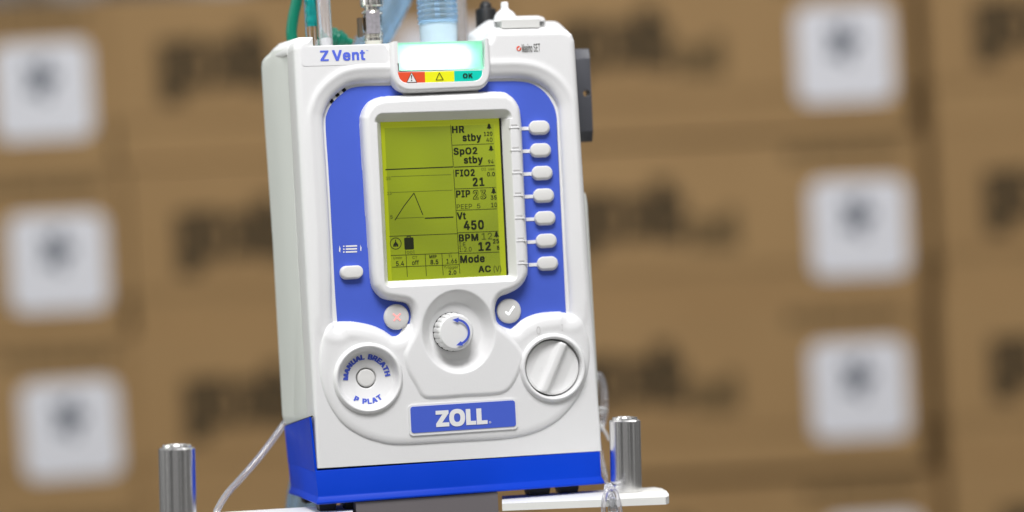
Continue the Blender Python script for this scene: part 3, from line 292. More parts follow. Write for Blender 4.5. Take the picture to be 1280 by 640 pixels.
(101,404,85,212,-8,177,-5,145,3,117,16,92,35,72,58,56,85,44,116,37,150,34,187,36,224,44,258,55,290,71,317,91,340,115,359,142,373,172,382,205,384,226,383,246,380,266,374,285,366,303,355,319,341,334,324,347,305,357,282,365,256,370,227,371,194,371,169,75,169,75,221,338,221,310,202,308,226,304,248,298,269,288,286,277,301,263,314,246,323,227,328,205,330,183,328,164,323,146,313,131,301,119,286,109,270,102,251,97,231,96,211,96,178,98,151,102,127,110,106,121,88,135,73,151,61,169,53,190,48,212,46,227,47,241,49,254,53,265,58,276,65,285,73,294,82,300,93,306,105,365,91,358,72,348,55,335,39,320,26,302,14,283,4,261,-3,237,-7,309,221,97,221,96,169,8,7,32,9,8,32,35,34,82,52,51,33,7,6,56,56,55,7,32,7,55,54,53,32,53,33,32,9,32,33,10,9,33,11,10,33,33,51,11,12,11,51,51,50,12,13,12,50,48,47,15,47,16,15,0,63,62,45,44,18,0,62,1,61,1,62,17,46,45,45,18,17,1,61,2,61,60,2,3,2,60,59,3,60,16,47,46,46,17,16,3,59,4,59,58,4,5,4,58,58,57,5,6,5,57,56,6,57,13,50,49,14,13,49,49,48,14,48,15,14,64,81,65,65,81,80,80,66,65,42,20,43,19,43,20,66,80,79,79,67,66,42,41,22,22,21,42,20,42,21,30,29,34,29,28,34,75,74,71,72,71,74,74,73,72,31,35,54,31,30,35,30,34,35,37,36,34,34,28,37,28,27,37,67,79,78,68,67,78,78,77,68,69,68,77,77,76,69,70,69,76,76,75,70,75,71,70,37,27,38,27,26,38,39,38,26,26,25,39,40,39,25,25,24,40,24,23,40,41,40,23,22,41,23,81,64,0,63,0,64,53,54,35,43,19,44,18,44,19,32,55,84,54,32,84,52,33,83,34,36,82,33,53,83,53,35,82,53,82,83,31,54,84),
(102,254,39,228,379,228,327,6,327,6,379,81,0,81,432,82,452,87,470,96,486,107,499,120,510,135,519,152,525,169,529,187,530,201,530,212,529,222,527,231,525,238,523,243,521,227,468,224,470,220,471,215,472,209,473,202,474,195,474,178,472,164,468,154,460,147,449,143,435,142,419,142,0,81,327,81,379,142,379,142,327,35,38,36,30,29,10,11,10,29,29,12,11,38,35,34,33,32,5,6,5,32,32,31,6,7,6,31,8,7,31,31,30,8,9,8,30,30,10,9,27,14,28,13,28,14,25,16,26,15,26,16,26,15,27,14,27,15,22,21,20,20,19,22,23,22,19,19,18,23,23,18,24,18,17,24,25,24,17,16,25,17,12,29,28,28,13,12,36,37,33,4,34,35,3,2,35,36,3,35,33,5,36,1,0,37,38,1,37,37,36,38),
(103,425,112,207,-151,180,-149,156,-146,134,-140,114,-132,97,-122,82,-110,70,-97,59,-84,51,-69,101,-41,107,-49,114,-57,122,-66,131,-74,142,-82,154,-88,169,-93,187,-96,207,-97,236,-95,261,-87,282,-75,298,-58,308,-34,311,-6,311,68,306,68,301,60,294,51,287,41,277,32,266,23,252,16,236,10,217,6,195,5,165,7,138,14,113,27,90,43,71,65,55,90,43,120,36,154,34,191,36,229,43,263,55,293,71,320,90,342,112,361,138,374,166,382,196,384,218,383,237,379,253,373,267,365,279,356,288,346,296,336,302,327,308,319,313,319,313,379,372,379,372,-9,370,-40,363,-67,350,-90,334,-109,314,-124,291,-136,265,-144,237,-149,205,59,227,61,246,66,264,75,278,87,290,103,300,121,307,142,311,166,312,193,311,219,307,242,300,264,291,283,279,299,264,312,247,322,227,328,205,330,182,328,163,322,145,312,130,298,118,282,109,262,102,241,98,218,96,193,98,167,102,144,109,123,118,104,131,88,145,76,163,66,183,61,8,7,12,12,11,8,11,10,8,9,8,10,43,42,106,106,105,43,44,43,105,105,104,44,45,44,104,104,103,45,103,102,45,46,45,102,102,101,46,47,46,101,101,100,47,48,47,100,16,15,3,3,15,4,1,17,2,36,76,111,94,54,95,17,1,18,36,111,37,110,37,111,53,96,95,95,54,53,16,3,2,2,17,16,37,110,38,109,38,110,52,97,96,96,53,52,4,15,5,15,14,5,6,5,14,14,13,6,7,6,13,12,7,13,38,109,39,40,39,109,109,108,40,41,40,108,108,107,41,42,41,107,106,42,107,48,100,99,49,48,99,99,98,49,50,49,98,98,97,50,51,50,97,97,52,51,19,0,75,20,19,75,77,35,34,34,33,77,33,78,77,92,57,93,57,56,93,55,93,56,79,31,30,60,59,91,20,75,74,74,21,20,78,33,32,32,31,78,31,79,78,91,59,92,59,58,92,57,92,58,68,67,25,26,25,67,85,84,67,67,66,85,86,85,66,65,64,66,71,70,23,70,69,23,24,23,69,69,68,24,68,25,24,83,82,26,26,67,83,67,84,83,86,66,87,66,64,87,88,87,64,89,88,64,63,89,64,21,74,73,22,21,73,73,72,22,72,71,22,71,23,22,79,30,29,29,28,79,80,79,28,28,27,80,81,80,27,27,26,81,26,82,81,89,63,90,63,62,90,91,90,62,62,61,91,60,91,61,18,1,0,0,19,18,76,36,35,35,77,76,93,55,94,54,94,55),
(105,167,28,53,0,53,379,114,379,114,0,84,443,73,444,63,448,54,455,47,463,43,472,41,483,43,494,47,504,54,512,63,518,73,522,84,524,95,522,105,518,114,512,121,504,125,494,126,483,125,472,121,463,114,455,105,448,95,444,10,9,8,11,10,12,13,7,6,14,5,15,5,14,6,13,6,14,10,8,7,7,13,10,12,10,13,17,16,27,26,18,27,17,27,18,22,21,20,23,22,24,25,24,22,19,25,22,22,20,19,18,26,25,25,19,18,1,0,3,3,2,1,27,16,4,5,4,16,15,5,16),
(107,381,19,110,137,110,212,121,212,284,379,360,379,184,199,177,199,53,0,53,509,114,509,114,0,294,0,148,186,191,229,372,0,114,212,114,140,154,178,201,217,1,15,9,0,7,10,7,0,1,8,7,1,1,9,8,5,13,6,11,14,5,13,5,18,4,3,13,1,0,16,12,6,13,13,3,2,5,14,18,0,10,16,6,12,17,12,2,15,15,16,12,15,1,16,5,6,17,11,5,17,12,16,17,2,12,13,4,13,18),
(108,189,28,139,-2,112,0,91,8,74,20,62,37,55,59,53,84,53,509,114,509,114,99,114,83,117,71,120,62,126,57,135,53,146,52,152,52,157,52,160,53,164,53,167,54,170,54,181,3,175,1,169,0,162,-1,154,-2,147,-2,14,13,1,2,1,13,13,12,2,3,2,12,4,3,12,12,11,4,5,4,11,11,10,5,6,5,10,10,9,6,7,6,9,9,8,7,15,0,27,15,27,26,26,16,15,24,23,19,20,19,23,23,22,20,22,21,20,16,26,25,17,16,25,18,17,25,25,24,18,24,19,18,14,1,0,0,15,14),
(109,610,78,53,0,53,379,112,379,112,295,108,295,114,314,122,331,132,346,144,358,158,368,172,376,187,382,203,385,219,386,245,383,268,375,287,361,303,342,314,320,321,295,312,295,318,312,326,329,337,343,350,356,364,366,381,375,398,381,417,385,437,386,458,385,478,380,497,372,514,361,529,346,541,328,550,307,555,283,557,255,557,0,496,0,496,254,493,279,485,298,473,313,456,323,438,329,419,330,402,329,387,326,374,320,363,312,353,302,345,290,340,277,336,263,335,247,335,0,274,0,274,260,272,280,265,297,253,311,238,322,220,328,199,330,185,329,171,326,158,320,145,312,135,302,126,289,119,274,115,257,114,238,114,0,112,310,317,309,75,74,0,1,0,74,4,1,74,74,73,4,68,67,8,67,9,8,6,70,69,7,6,69,69,68,7,68,8,7,4,73,72,3,4,72,72,71,3,71,70,3,5,3,70,70,6,5,1,4,2,65,11,66,10,66,11,64,63,14,13,12,64,64,14,13,64,12,65,11,65,12,59,20,60,61,60,20,20,18,61,18,17,61,62,61,17,17,16,62,62,16,63,16,15,63,14,63,15,9,67,66,66,10,9,55,54,19,54,53,19,50,25,24,26,49,48,48,27,26,25,50,49,49,26,25,19,53,52,21,19,52,22,21,52,52,51,22,23,22,51,51,50,23,50,24,23,29,47,46,31,30,45,46,45,30,29,46,30,41,40,39,39,38,41,38,37,41,41,37,42,37,36,42,43,42,36,36,35,43,35,34,43,44,43,34,34,33,44,33,32,44,45,44,32,31,45,32,27,48,47,28,27,47,47,29,28,57,56,58,59,58,56,56,55,59,20,59,55,55,19,20,20,19,77,3,5,76,4,3,76,2,4,76,19,21,77,18,20,77),
(110,410,40,114,227,114,0,53,0,53,379,112,379,112,287,102,287,116,319,132,344,152,362,175,374,200,382,227,384,252,383,275,377,295,369,313,356,328,340,341,321,350,298,355,271,357,240,357,0,296,0,296,235,293,263,286,286,273,304,256,318,235,326,210,329,192,328,176,324,161,317,147,308,136,297,126,283,119,266,115,248,112,310,1,0,2,3,2,0,6,3,0,0,38,6,3,6,4,10,32,31,9,33,32,32,10,9,8,34,33,33,9,8,6,38,37,5,6,37,37,36,5,36,35,5,7,5,35,35,34,7,34,8,7,12,29,13,29,12,30,11,30,12,13,29,28,28,14,13,24,23,22,22,21,24,24,21,25,21,20,25,20,19,25,26,25,19,19,18,26,18,17,26,27,26,17,17,16,27,16,15,27,28,27,15,14,28,15,30,11,31,10,31,11,5,7,39,6,5,39,4,6,39),
(111,415,72,207,-8,174,-5,144,3,117,16,93,35,72,58,56,85,44,116,37,150,34,187,37,225,44,260,56,291,72,318,93,341,117,360,144,374,174,382,207,384,241,382,271,374,299,360,323,341,343,318,359,291,371,260,379,225,381,187,379,150,371,116,359,85,343,58,323,35,299,16,271,3,241,-5,207,46,231,49,252,55,270,66,285,80,298,97,307,117,314,139,318,163,319,187,318,212,314,236,307,258,298,278,285,296,270,310,252,321,231,328,207,330,184,328,163,321,145,310,130,296,118,278,108,258,102,236,98,212,96,187,98,163,102,139,108,117,118,97,130,80,145,66,163,55,184,49,7,6,66,66,65,7,8,7,65,65,64,8,9,8,64,64,63,9,63,62,9,10,9,62,62,61,10,11,10,61,61,60,11,12,11,60,0,36,1,36,71,1,1,71,2,71,70,2,3,2,70,69,3,70,57,56,15,16,15,56,56,55,16,55,17,16,3,69,4,69,68,4,5,4,68,68,67,5,6,5,67,66,6,67,12,60,59,13,12,59,59,58,13,14,13,58,58,57,14,57,15,14,54,53,19,18,54,19,37,35,34,38,37,34,34,33,38,39,38,33,51,21,52,21,20,52,53,52,20,19,53,20,30,29,42,43,42,29,29,28,43,44,43,28,28,27,44,45,44,27,46,45,27,27,26,46,47,46,26,26,25,47,48,47,25,25,24,48,39,33,32,40,39,32,32,31,40,41,40,31,31,30,41,30,42,41,48,24,49,24,23,49,50,49,23,23,22,50,51,50,22,21,51,22,35,37,0,36,0,37,17,55,54,54,18,17),
(112,424,79,53,-143,53,379,112,379,112,319,118,319,123,327,130,336,137,346,147,355,158,364,171,373,188,379,207,383,229,384,259,382,287,374,313,361,335,342,354,320,370,293,381,261,388,227,390,189,388,151,381,116,370,84,355,57,336,34,313,16,288,3,260,-6,229,-8,208,-7,189,-3,173,4,159,12,147,21,138,31,130,41,124,50,118,59,114,59,114,-143,220,47,242,49,262,55,279,66,294,80,306,97,316,117,323,139,327,163,328,189,327,215,323,239,316,261,307,281,295,298,280,311,262,322,243,328,220,330,198,328,178,322,161,312,147,299,134,282,125,263,118,241,114,216,113,189,114,162,118,138,125,115,135,95,147,78,162,65,179,55,198,49,3,2,1,41,71,0,1,0,71,71,70,1,70,69,1,0,42,41,73,72,41,71,41,72,1,69,68,3,1,68,68,67,3,33,78,34,78,77,34,10,63,62,62,11,10,34,77,35,36,35,77,77,76,36,37,36,76,8,7,64,64,63,8,9,8,63,63,10,9,37,76,38,39,38,76,76,75,39,40,39,75,75,74,40,41,40,74,73,41,74,3,67,66,4,3,66,66,65,4,5,4,65,65,64,5,6,5,64,64,7,6,61,13,12,44,31,30,43,32,31,31,44,43,13,61,60,60,14,13,58,15,59,46,45,29,29,45,30,44,30,45,14,60,59,59,15,14,25,24,49,50,49,24,24,23,50,51,50,23,23,22,51,52,51,22,53,52,22,22,21,53,54,53,21,21,20,54,55,54,20,20,19,55,46,29,28,28,27,46,47,46,27,27,26,47,48,47,26,26,25,48,25,49,48,55,19,56,19,18,56,57,56,18,18,17,57,58,57,17,17,16,58,15,58,16,78,33,32,32,43,78,61,12,62,11,62,12),
(114,259,34,53,0,53,379,112,379,112,321,115,321,124,339,137,354,152,367,171,377,191,383,213,385,218,385,223,385,229,384,235,384,240,384,243,384,243,322,241,323,236,324,230,324,223,325,215,326,207,326,190,324,174,321,159,315,146,306,135,296,126,284,119,269,115,254,114,237,114,0,3,2,1,33,32,0,1,0,32,32,31,1,3,1,31,27,26,5,26,6,5,3,31,30,30,29,3,4,3,29,29,28,4,28,27,4,27,5,4,23,9,24,10,22,11,22,10,23,9,23,10,20,14,13,18,17,16,18,16,19,15,19,16,19,15,20,14,20,15,20,13,21,13,12,21,22,21,12,11,22,12,6,26,25,7,6,25,8,7,25,25,24,8,24,9,8),
(115,365,88,182,-8,157,-7,133,-3,112,3,93,12,76,24,62,38,50,54,41,73,36,94,94,107,101,87,111,72,124,60,141,52,160,47,181,45,206,47,227,53,244,62,258,74,265,88,268,103,266,115,262,126,254,136,243,144,229,150,212,155,149,170,118,180,92,192,72,208,58,227,50,249,47,274,49,295,55,314,65,332,79,347,95,360,115,370,137,378,161,383,187,384,212,383,234,379,254,372,271,363,286,352,299,339,309,324,318,308,324,290,268,277,262,291,254,304,243,316,228,325,210,331,187,333,166,331,147,326,131,317,119,305,111,292,109,277,110,264,115,253,124,243,136,235,152,229,172,223,229,209,261,200,287,187,306,171,320,153,328,131,331,107,329,85,323,65,312,47,298,31,281,18,260,6,236,-2,210,-7,5,12,6,12,11,6,7,6,11,8,7,11,11,10,8,9,8,10,34,33,67,35,34,67,67,66,35,36,35,66,66,65,36,37,36,65,38,37,65,0,16,1,16,15,1,71,29,72,1,15,2,15,14,2,3,2,14,13,3,14,29,71,30,70,30,71,41,63,62,42,41,62,62,61,42,61,43,42,3,13,4,5,4,13,12,5,13,30,70,31,70,69,31,32,31,69,69,68,32,33,32,68,67,33,68,38,65,64,39,38,64,40,39,64,64,63,40,63,41,40,27,73,28,60,59,45,44,60,45,17,87,86,18,17,86,86,85,18,85,19,18,26,74,27,73,27,74,47,46,58,59,58,46,45,59,46,82,81,21,81,80,21,22,21,80,80,79,22,23,22,79,79,78,23,78,77,23,24,23,77,77,76,24,53,52,54,55,54,52,52,51,55,19,85,84,20,19,84,84,83,20,83,82,20,82,21,20,24,76,25,76,75,25,26,25,75,74,26,75,55,51,56,51,50,56,50,49,56,57,56,49,49,48,57,58,57,48,47,58,48,16,0,87,87,17,16,72,29,28,28,73,72,43,61,60,60,44,43),
(116,227,36,204,379,204,327,6,327,6,379,65,471,126,471,126,98,127,83,130,70,136,61,144,55,156,51,170,50,175,50,180,50,185,51,191,52,197,53,202,54,213,2,207,0,200,-2,192,-3,184,-3,176,-4,168,-4,138,-1,113,7,92,21,77,41,68,64,65,93,126,379,126,327,65,327,65,379,11,10,26,26,10,27,10,9,27,28,27,9,29,28,9,9,8,29,30,29,8,8,7,30,31,30,7,7,6,31,33,34,6,12,25,24,24,13,12,13,24,23,23,14,13,20,19,17,18,17,19,14,23,22,15,14,22,22,21,15,16,15,21,21,20,16,20,17,16,11,26,25,25,12,11,32,35,33,35,32,5,1,0,32,33,1,32,31,6,34,3,2,34,35,3,34,34,33,35,5,4,35),
(117,410,40,182,-5,158,-3,135,2,115,11,97,23,82,39,69,59,60,82,54,109,53,139,53,379,114,379,114,144,116,117,124,94,137,75,154,61,175,53,200,50,218,51,234,55,249,62,263,71,274,83,283,97,290,113,295,132,296,153,296,379,357,379,357,0,298,0,298,92,307,92,294,60,277,35,257,17,234,5,209,-3,298,70,10,9,12,12,11,10,17,0,18,0,17,1,16,1,17,1,16,2,3,2,16,15,3,16,3,15,4,5,4,15,15,14,5,6,5,14,7,6,14,14,13,7,8,7,13,9,8,13,12,9,13,19,38,37,37,20,19,20,37,36,21,20,36,36,35,21,35,22,21,30,33,31,32,33,25,26,25,33,27,26,33,33,30,27,30,29,27,28,27,29,22,35,34,23,22,34,34,32,23,24,23,32,32,25,24,18,0,38,38,19,18,32,34,39,33,32,39,31,33,39),
(121,389,47,47,-139,61,-86,71,-87,83,-89,94,-90,104,-89,113,-86,122,-81,130,-74,138,-64,145,-51,151,-36,163,-1,17,379,84,379,165,155,173,132,180,109,187,87,193,64,199,42,206,21,184,21,190,42,196,64,202,87,209,110,216,132,224,155,305,379,371,379,204,-58,196,-77,187,-93,177,-107,165,-119,153,-128,139,-136,125,-141,109,-144,91,-145,82,-145,73,-144,65,-143,57,-142,52,-140,195,58,45,44,1,45,1,0,41,3,42,43,42,3,2,43,3,43,2,44,1,44,2,4,40,39,5,4,39,5,39,38,6,5,38,38,37,6,7,6,37,40,4,41,3,41,4,22,23,12,23,18,12,18,17,12,16,12,17,46,20,24,20,25,24,26,21,27,29,28,30,30,28,21,27,21,28,30,21,31,25,20,21,21,26,25,31,21,12,22,12,21,21,20,22,23,22,20,20,46,23,18,23,19,7,37,36,36,35,7,8,7,35,35,34,8,9,8,34,34,33,9,10,9,33,33,32,10,32,31,10,11,10,31,31,12,11,16,15,12,14,13,15,15,13,12,19,23,46),
)
LETTER = {g[0]: g for g in GLYPHS}
def glyphs(s, bold=0.0):
    """letters of a word; bold thickens the strokes by overlaying shifted copies (third value: layer)"""
    V, Fc, x = [], [], 0
    for ch in s:
        if ch == ' ': x += 280; continue
        g = LETTER[ord(ch)]; o = len(V); n = g[2]; vs = g[3:3+2*n]; fs = g[3+2*n:]
        V += [((vs[i]+x)/1000, vs[i+1]/1000) for i in range(0, 2*n, 2)]
        Fc += [tuple(j+o for j in fs[i:i+3]) for i in range(0, len(fs), 3)]; x += g[1]+bold*1600
    V = np.array(V); lay = np.zeros(len(V))
    if bold > .008:
        n = len(V); VV = [V]; LL = [lay]; FF = list(Fc)
        for k, (dx, dz) in enumerate(((-1, -.7), (1, -.7), (1, .7), (-1, .7))):
            VV.append(V+np.array([dx, dz])*bold); LL.append(lay+k+1); FF += [tuple(j+n*(k+1) for j in f) for f in Fc]
        V = np.concatenate(VV); lay = np.concatenate(LL); Fc = FF
    glyphs.layer = lay
    return V, Fc
class Ink:
    """collects flat marks lying on the panel (XZ) at one depth"""
    def __init__(self): self.V = []; self.F = []
    def add(self, V, Fc):
        o = len(self.V); self.V += [tuple(v) for v in V]; self.F += [tuple(i+o for i in f) for f in Fc]
    def poly(self, pts, y): self.add([(p[0], y, p[1]) for p in pts], [tuple(range(len(pts)))])
    def line(self, a, b, w, y):
        a = Vector(a); b = Vector(b); d = (b-a).normalized(); n = Vector((-d.y, d.x))*w/2
        self.poly([a+n, b+n, b-n, a-n], y)
    def fit(self, s, x0, z0, x1, z1, y, bold=0.0):
        V, Fc = glyphs(s, bold); lo = V.min(0); hi = V.max(0); W = (V-lo)/(hi-lo)
        self.add([(x0+w[0]*(x1-x0), y-l*.000006, z0+w[1]*(z1-z0)) for w, l in zip(W, glyphs.layer)], Fc)
    def build(self, name, mat, parent):
        me = bpy.data.meshes.new(name); me.from_pydata(self.V, [], self.F); me.update()
        # all marks face the viewer
        bm = bmesh.new(); bm.from_mesh(me)
        for f in bm.faces:
            if f.normal.y > 0: f.normal_flip()
        bm.to_mesh(me); bm.free()
        return link(name, me, mat, parent)

def pfit(ink, s, px0, py0, px1, py1, y, bold=0.0):
    """lettering whose box was measured in the photo: keeps it level on the panel"""
    c = q((px0+px1)/2, (py0+py1)/2, y); w = (px1-px0)/MX/1000; h = (py1-py0)/MZ/1000
    ink.fit(s, c.x-w/2, c.z-h/2, c.x+w/2, c.z+h/2, y, bold)
def xz(px, py, y): p = q(px, py, y); return (p.x, p.z)

# ================================================================== VENTILATOR
zb = q(560, 617, 0.0).z
TRAYZ = (q(408, 637, .018).z+q(709, 616, .018).z)/2
vent = thing('ventilator', 'white and blue portable medical ventilator with a green lit screen, standing on the white tray', 'ventilator', (0, 0.045, TRAYZ))

# ---- signed distance to a closed outline, negative inside
def sdf(P, poly):
    n = len(poly); d2 = np.full(len(P), 1e9); ins = np.zeros(len(P), bool)
    x, y = P[:, 0], P[:, 1]
    for i in range(n):
        a = poly[i]; b = poly[(i+1) % n]; e = b-a; L = e.dot(e)
        if L < 1e-12: continue
        t = np.clip(((x-a[0])*e[0]+(y-a[1])*e[1])/L, 0, 1)
        d2 = np.minimum(d2, (x-a[0]-t*e[0])**2+(y-a[1]-t*e[1])**2)
        c = (a[1] > y) != (b[1] > y)
        with np.errstate(divide='ignore', invalid='ignore'):
            ins ^= c & (x < (b[0]-a[0])*(y-a[1])/(b[1]-a[1]+1e-30)+a[0])
    d = np.sqrt(d2); d[ins] *= -1
    return d
def smooth2(poly, n=5, sharp=()):
    """Catmull-Rom rounding of an outline"""
    return np.array([(v.x, v.y) for v in catmull([Vector((p[0], p[1])) for p in poly], n, True)])
def ell(t, p=2.0):
    t = np.clip(t, 0, 1); return (1-(1-t)**p)**(1/p)
def smax(a, b, k):
    h = np.clip(0.5+0.5*(a-b)/k, 0, 1); return b+(a-b)*h+k*h*(1-h)
def smin(a, b, k): return -smax(-a, -b, k)

DEP = 6.5          # mm: depth of the sunken blue field
YF = DEP/1000
FLOOR = [(416, 405), (414, 350), (412, 290), (408, 220), (404, 157), (406, 140), (414, 124), (430, 110), (443, 105.5), (458, 104), (500, 103), (560, 100), (620, 98), (648, 98), (667, 102), (684, 112.8), (695.5, 130),
         (698.5, 147), (699.5, 165), (703.5, 240), (707, 310), (711, 390), (700, 389.5), (688, 390), (669, 393.5), (654, 400.8), (647, 407), (641, 411.5), (630, 409), (621, 403), (618, 388), (612, 370), (560, 355), (522, 375), (514, 395), (510, 411), (501, 418), (491, 420.5), (484, 416.5), (477, 412), (462, 406), (440, 402), (428, 402.5)]
BLUE = [(422, 408), (418.5, 360), (415, 290), (411, 220), (407, 157), (409, 141), (417, 127), (433, 113), (444, 109), (458, 107.6), (480, 107.3), (503, 106.5), (503, 118), (520, 130), (580, 130), (598, 114.5), (598, 102.5),
        (620, 101.7), (648, 101.7), (666, 105.3), (681.5, 116), (692, 132), (695.8, 147), (696.2, 164), (700, 240), (703.7, 310), (707.5, 392), (700, 396), (688, 396), (671, 400), (657, 407), (650, 414), (640, 418), (626, 415), (612, 405), (606, 388), (600, 360), (560, 340), (528, 360), (522, 395), (514, 417), (502, 425), (488, 426), (474, 418), (460, 412), (440, 408)]
DECK = [(419, 403), (440, 402), (462, 406), (477, 412), (491, 420.5), (501, 418), (512, 405), (540, 410), (600, 405), (619, 400), (630, 409), (641, 411.5), (654, 400.8), (669, 393.5), (688, 390), (709, 391), (722, 396), (731, 408), (736, 425), (737, 450), (732, 476), (720, 501), (698, 525), (668, 541), (630, 548.5), (565, 552.5), (500, 556), (470, 551.5), (447, 542.5), (427, 528), (412, 506), (403, 482), (399.5, 455), (402, 428), (409, 410)]
BEZ = [(450, 160, .005), (451, 143, .005), (459, 129, .004), (472, 122, .003), (490, 119.5, .002), (555, 116.5, .002), (622, 114, .001), (638, 118, .0), (648, 129, .0), (652.5, 145, .0), (655, 190, .0), (658, 260, .0), (661.5, 330, .0), (659, 348, .0), (650, 360, .0), (637, 367, .001),
       (626, 371, .002), (620, 380, .003), (619, 396, .003), (622, 404, .003), (630, 410, .002), (640, 418, .001), (651, 430, .0), (658, 445, .0), (654, 462, .0), (646, 480, .0), (636, 492, .0), (620, 498, .0), (577, 500.5, .001), (536, 503, .002), (522, 498, .003), (513, 484, .004), (504, 468, .004), (499, 452, .004), (499, 440, .004), (504, 428, .005), (511, 415, .005), (514, 402, .005), (513, 388, .005), (507, 379, .005), (494, 376.5, .005), (478, 373, .005), (467.5, 363, .005), (463, 350, .005), (460, 310, .005), (455, 240, .005)]
UFR = [(486.2, 20, -.002), (486.6, 45, -.002), (487, 68, -.001), (487.3, 88, -.001), (488.5, 99, 0), (493, 108, 0), (501, 114, 0), (512, 116.5, 0), (550, 115, 0), (590, 113, 0), (602, 111, 0), (609.5, 104, 0), (613, 94, 0), (613, 80, 0), (611.8, 62, 0), (610.6, 40, 0), (610, 20, 0)]

edgeL = [(366, 62), (395.5, 585)]; edgeR = [(718.5, 56), (751, 563)]; edgeB = [(395.5, 585), (751, 563)]
TOP = [(366, 64), (366.6, 58), (369, 53), (373, 48.8), (378, 46.6), (391.2, 46), (391.9, 57), (430, 56), (486, 54.2), (488.5, 53.2), (494.2, 53), (494.9, 89.4), (560, 88.4), (602.3, 87.8), (603.0, 49.6), (608.5, 49.2), (610.2, 46.5), (611.5, 41), (614, 38), (618, 36.9), (640, 36.4), (700, 35.4), (709, 37.5), (715, 43), (718, 51), (718.5, 57)]
YE = 0.004
topmm = mmpoly(TOP, YE)
L0, L1 = mm(*edgeL[0], YE), mm(*edgeL[1], YE); R0, R1 = mm(*edgeR[0], YE), mm(*edgeR[1], YE)
B0, B1 = mm(*edgeB[0], YE), mm(*edgeB[1], YE)
NX, NZ = 620, 960
# columns: denser where the top outline steps
sx = np.linspace(0, 1, NX)
def topz(x): return np.interp(x, topmm[:, 0], topmm[:, 1])
def build_grid():
    S, T = np.meshgrid(sx, np.linspace(0, 1, NZ))
    zbm = B0[1]+(B1[1]-B0[1])*sx
    Z0 = zbm[None, :]+(topmm[:, 1].max()+.2-zbm)[None, :]*T
    def xof(Z):
        xl = L1[0]+(L0[0]-L1[0])*((Z-L1[1])/(L0[1]-L1[1])); xr = R1[0]+(R0[0]-R1[0])*((Z-R1[1])/(R0[1]-R1[1]))
        return xl+(xr-xl)*S
    Z = Z0
    for _ in range(3):
        X = xof(Z); Z = np.minimum(Z0, topz(X))
    return xof(Z), Z
GX, GZ = build_grid()
P = np.stack([GX.ravel(), GZ.ravel()], 1)

def radial(P, c, fx=1.0, fz=1.0): return np.sqrt(((P[:, 0]-c[0])/fx)**2+((P[:, 1]-c[1])/fz)**2)
C_ENC = mm(573, 414.5, -.003); C_MAN = mm(460.8, 473, -.004); C_POW = mm(692, 459.8, -.004)
LCDY = 0.0055
LCD = np.array([mm(477, 154.6, LCDY), mm(622.3, 149, LCDY), mm(634.3, 343.2, LCDY), mm(487, 349.6, LCDY)])
lx0 = (LCD[0][0]+LCD[3][0])/2; lx1 = (LCD[1][0]+LCD[2][0])/2; lz1 = (LCD[0][1]+LCD[1][1])/2; lz0 = (LCD[2][1]+LCD[3][1])/2

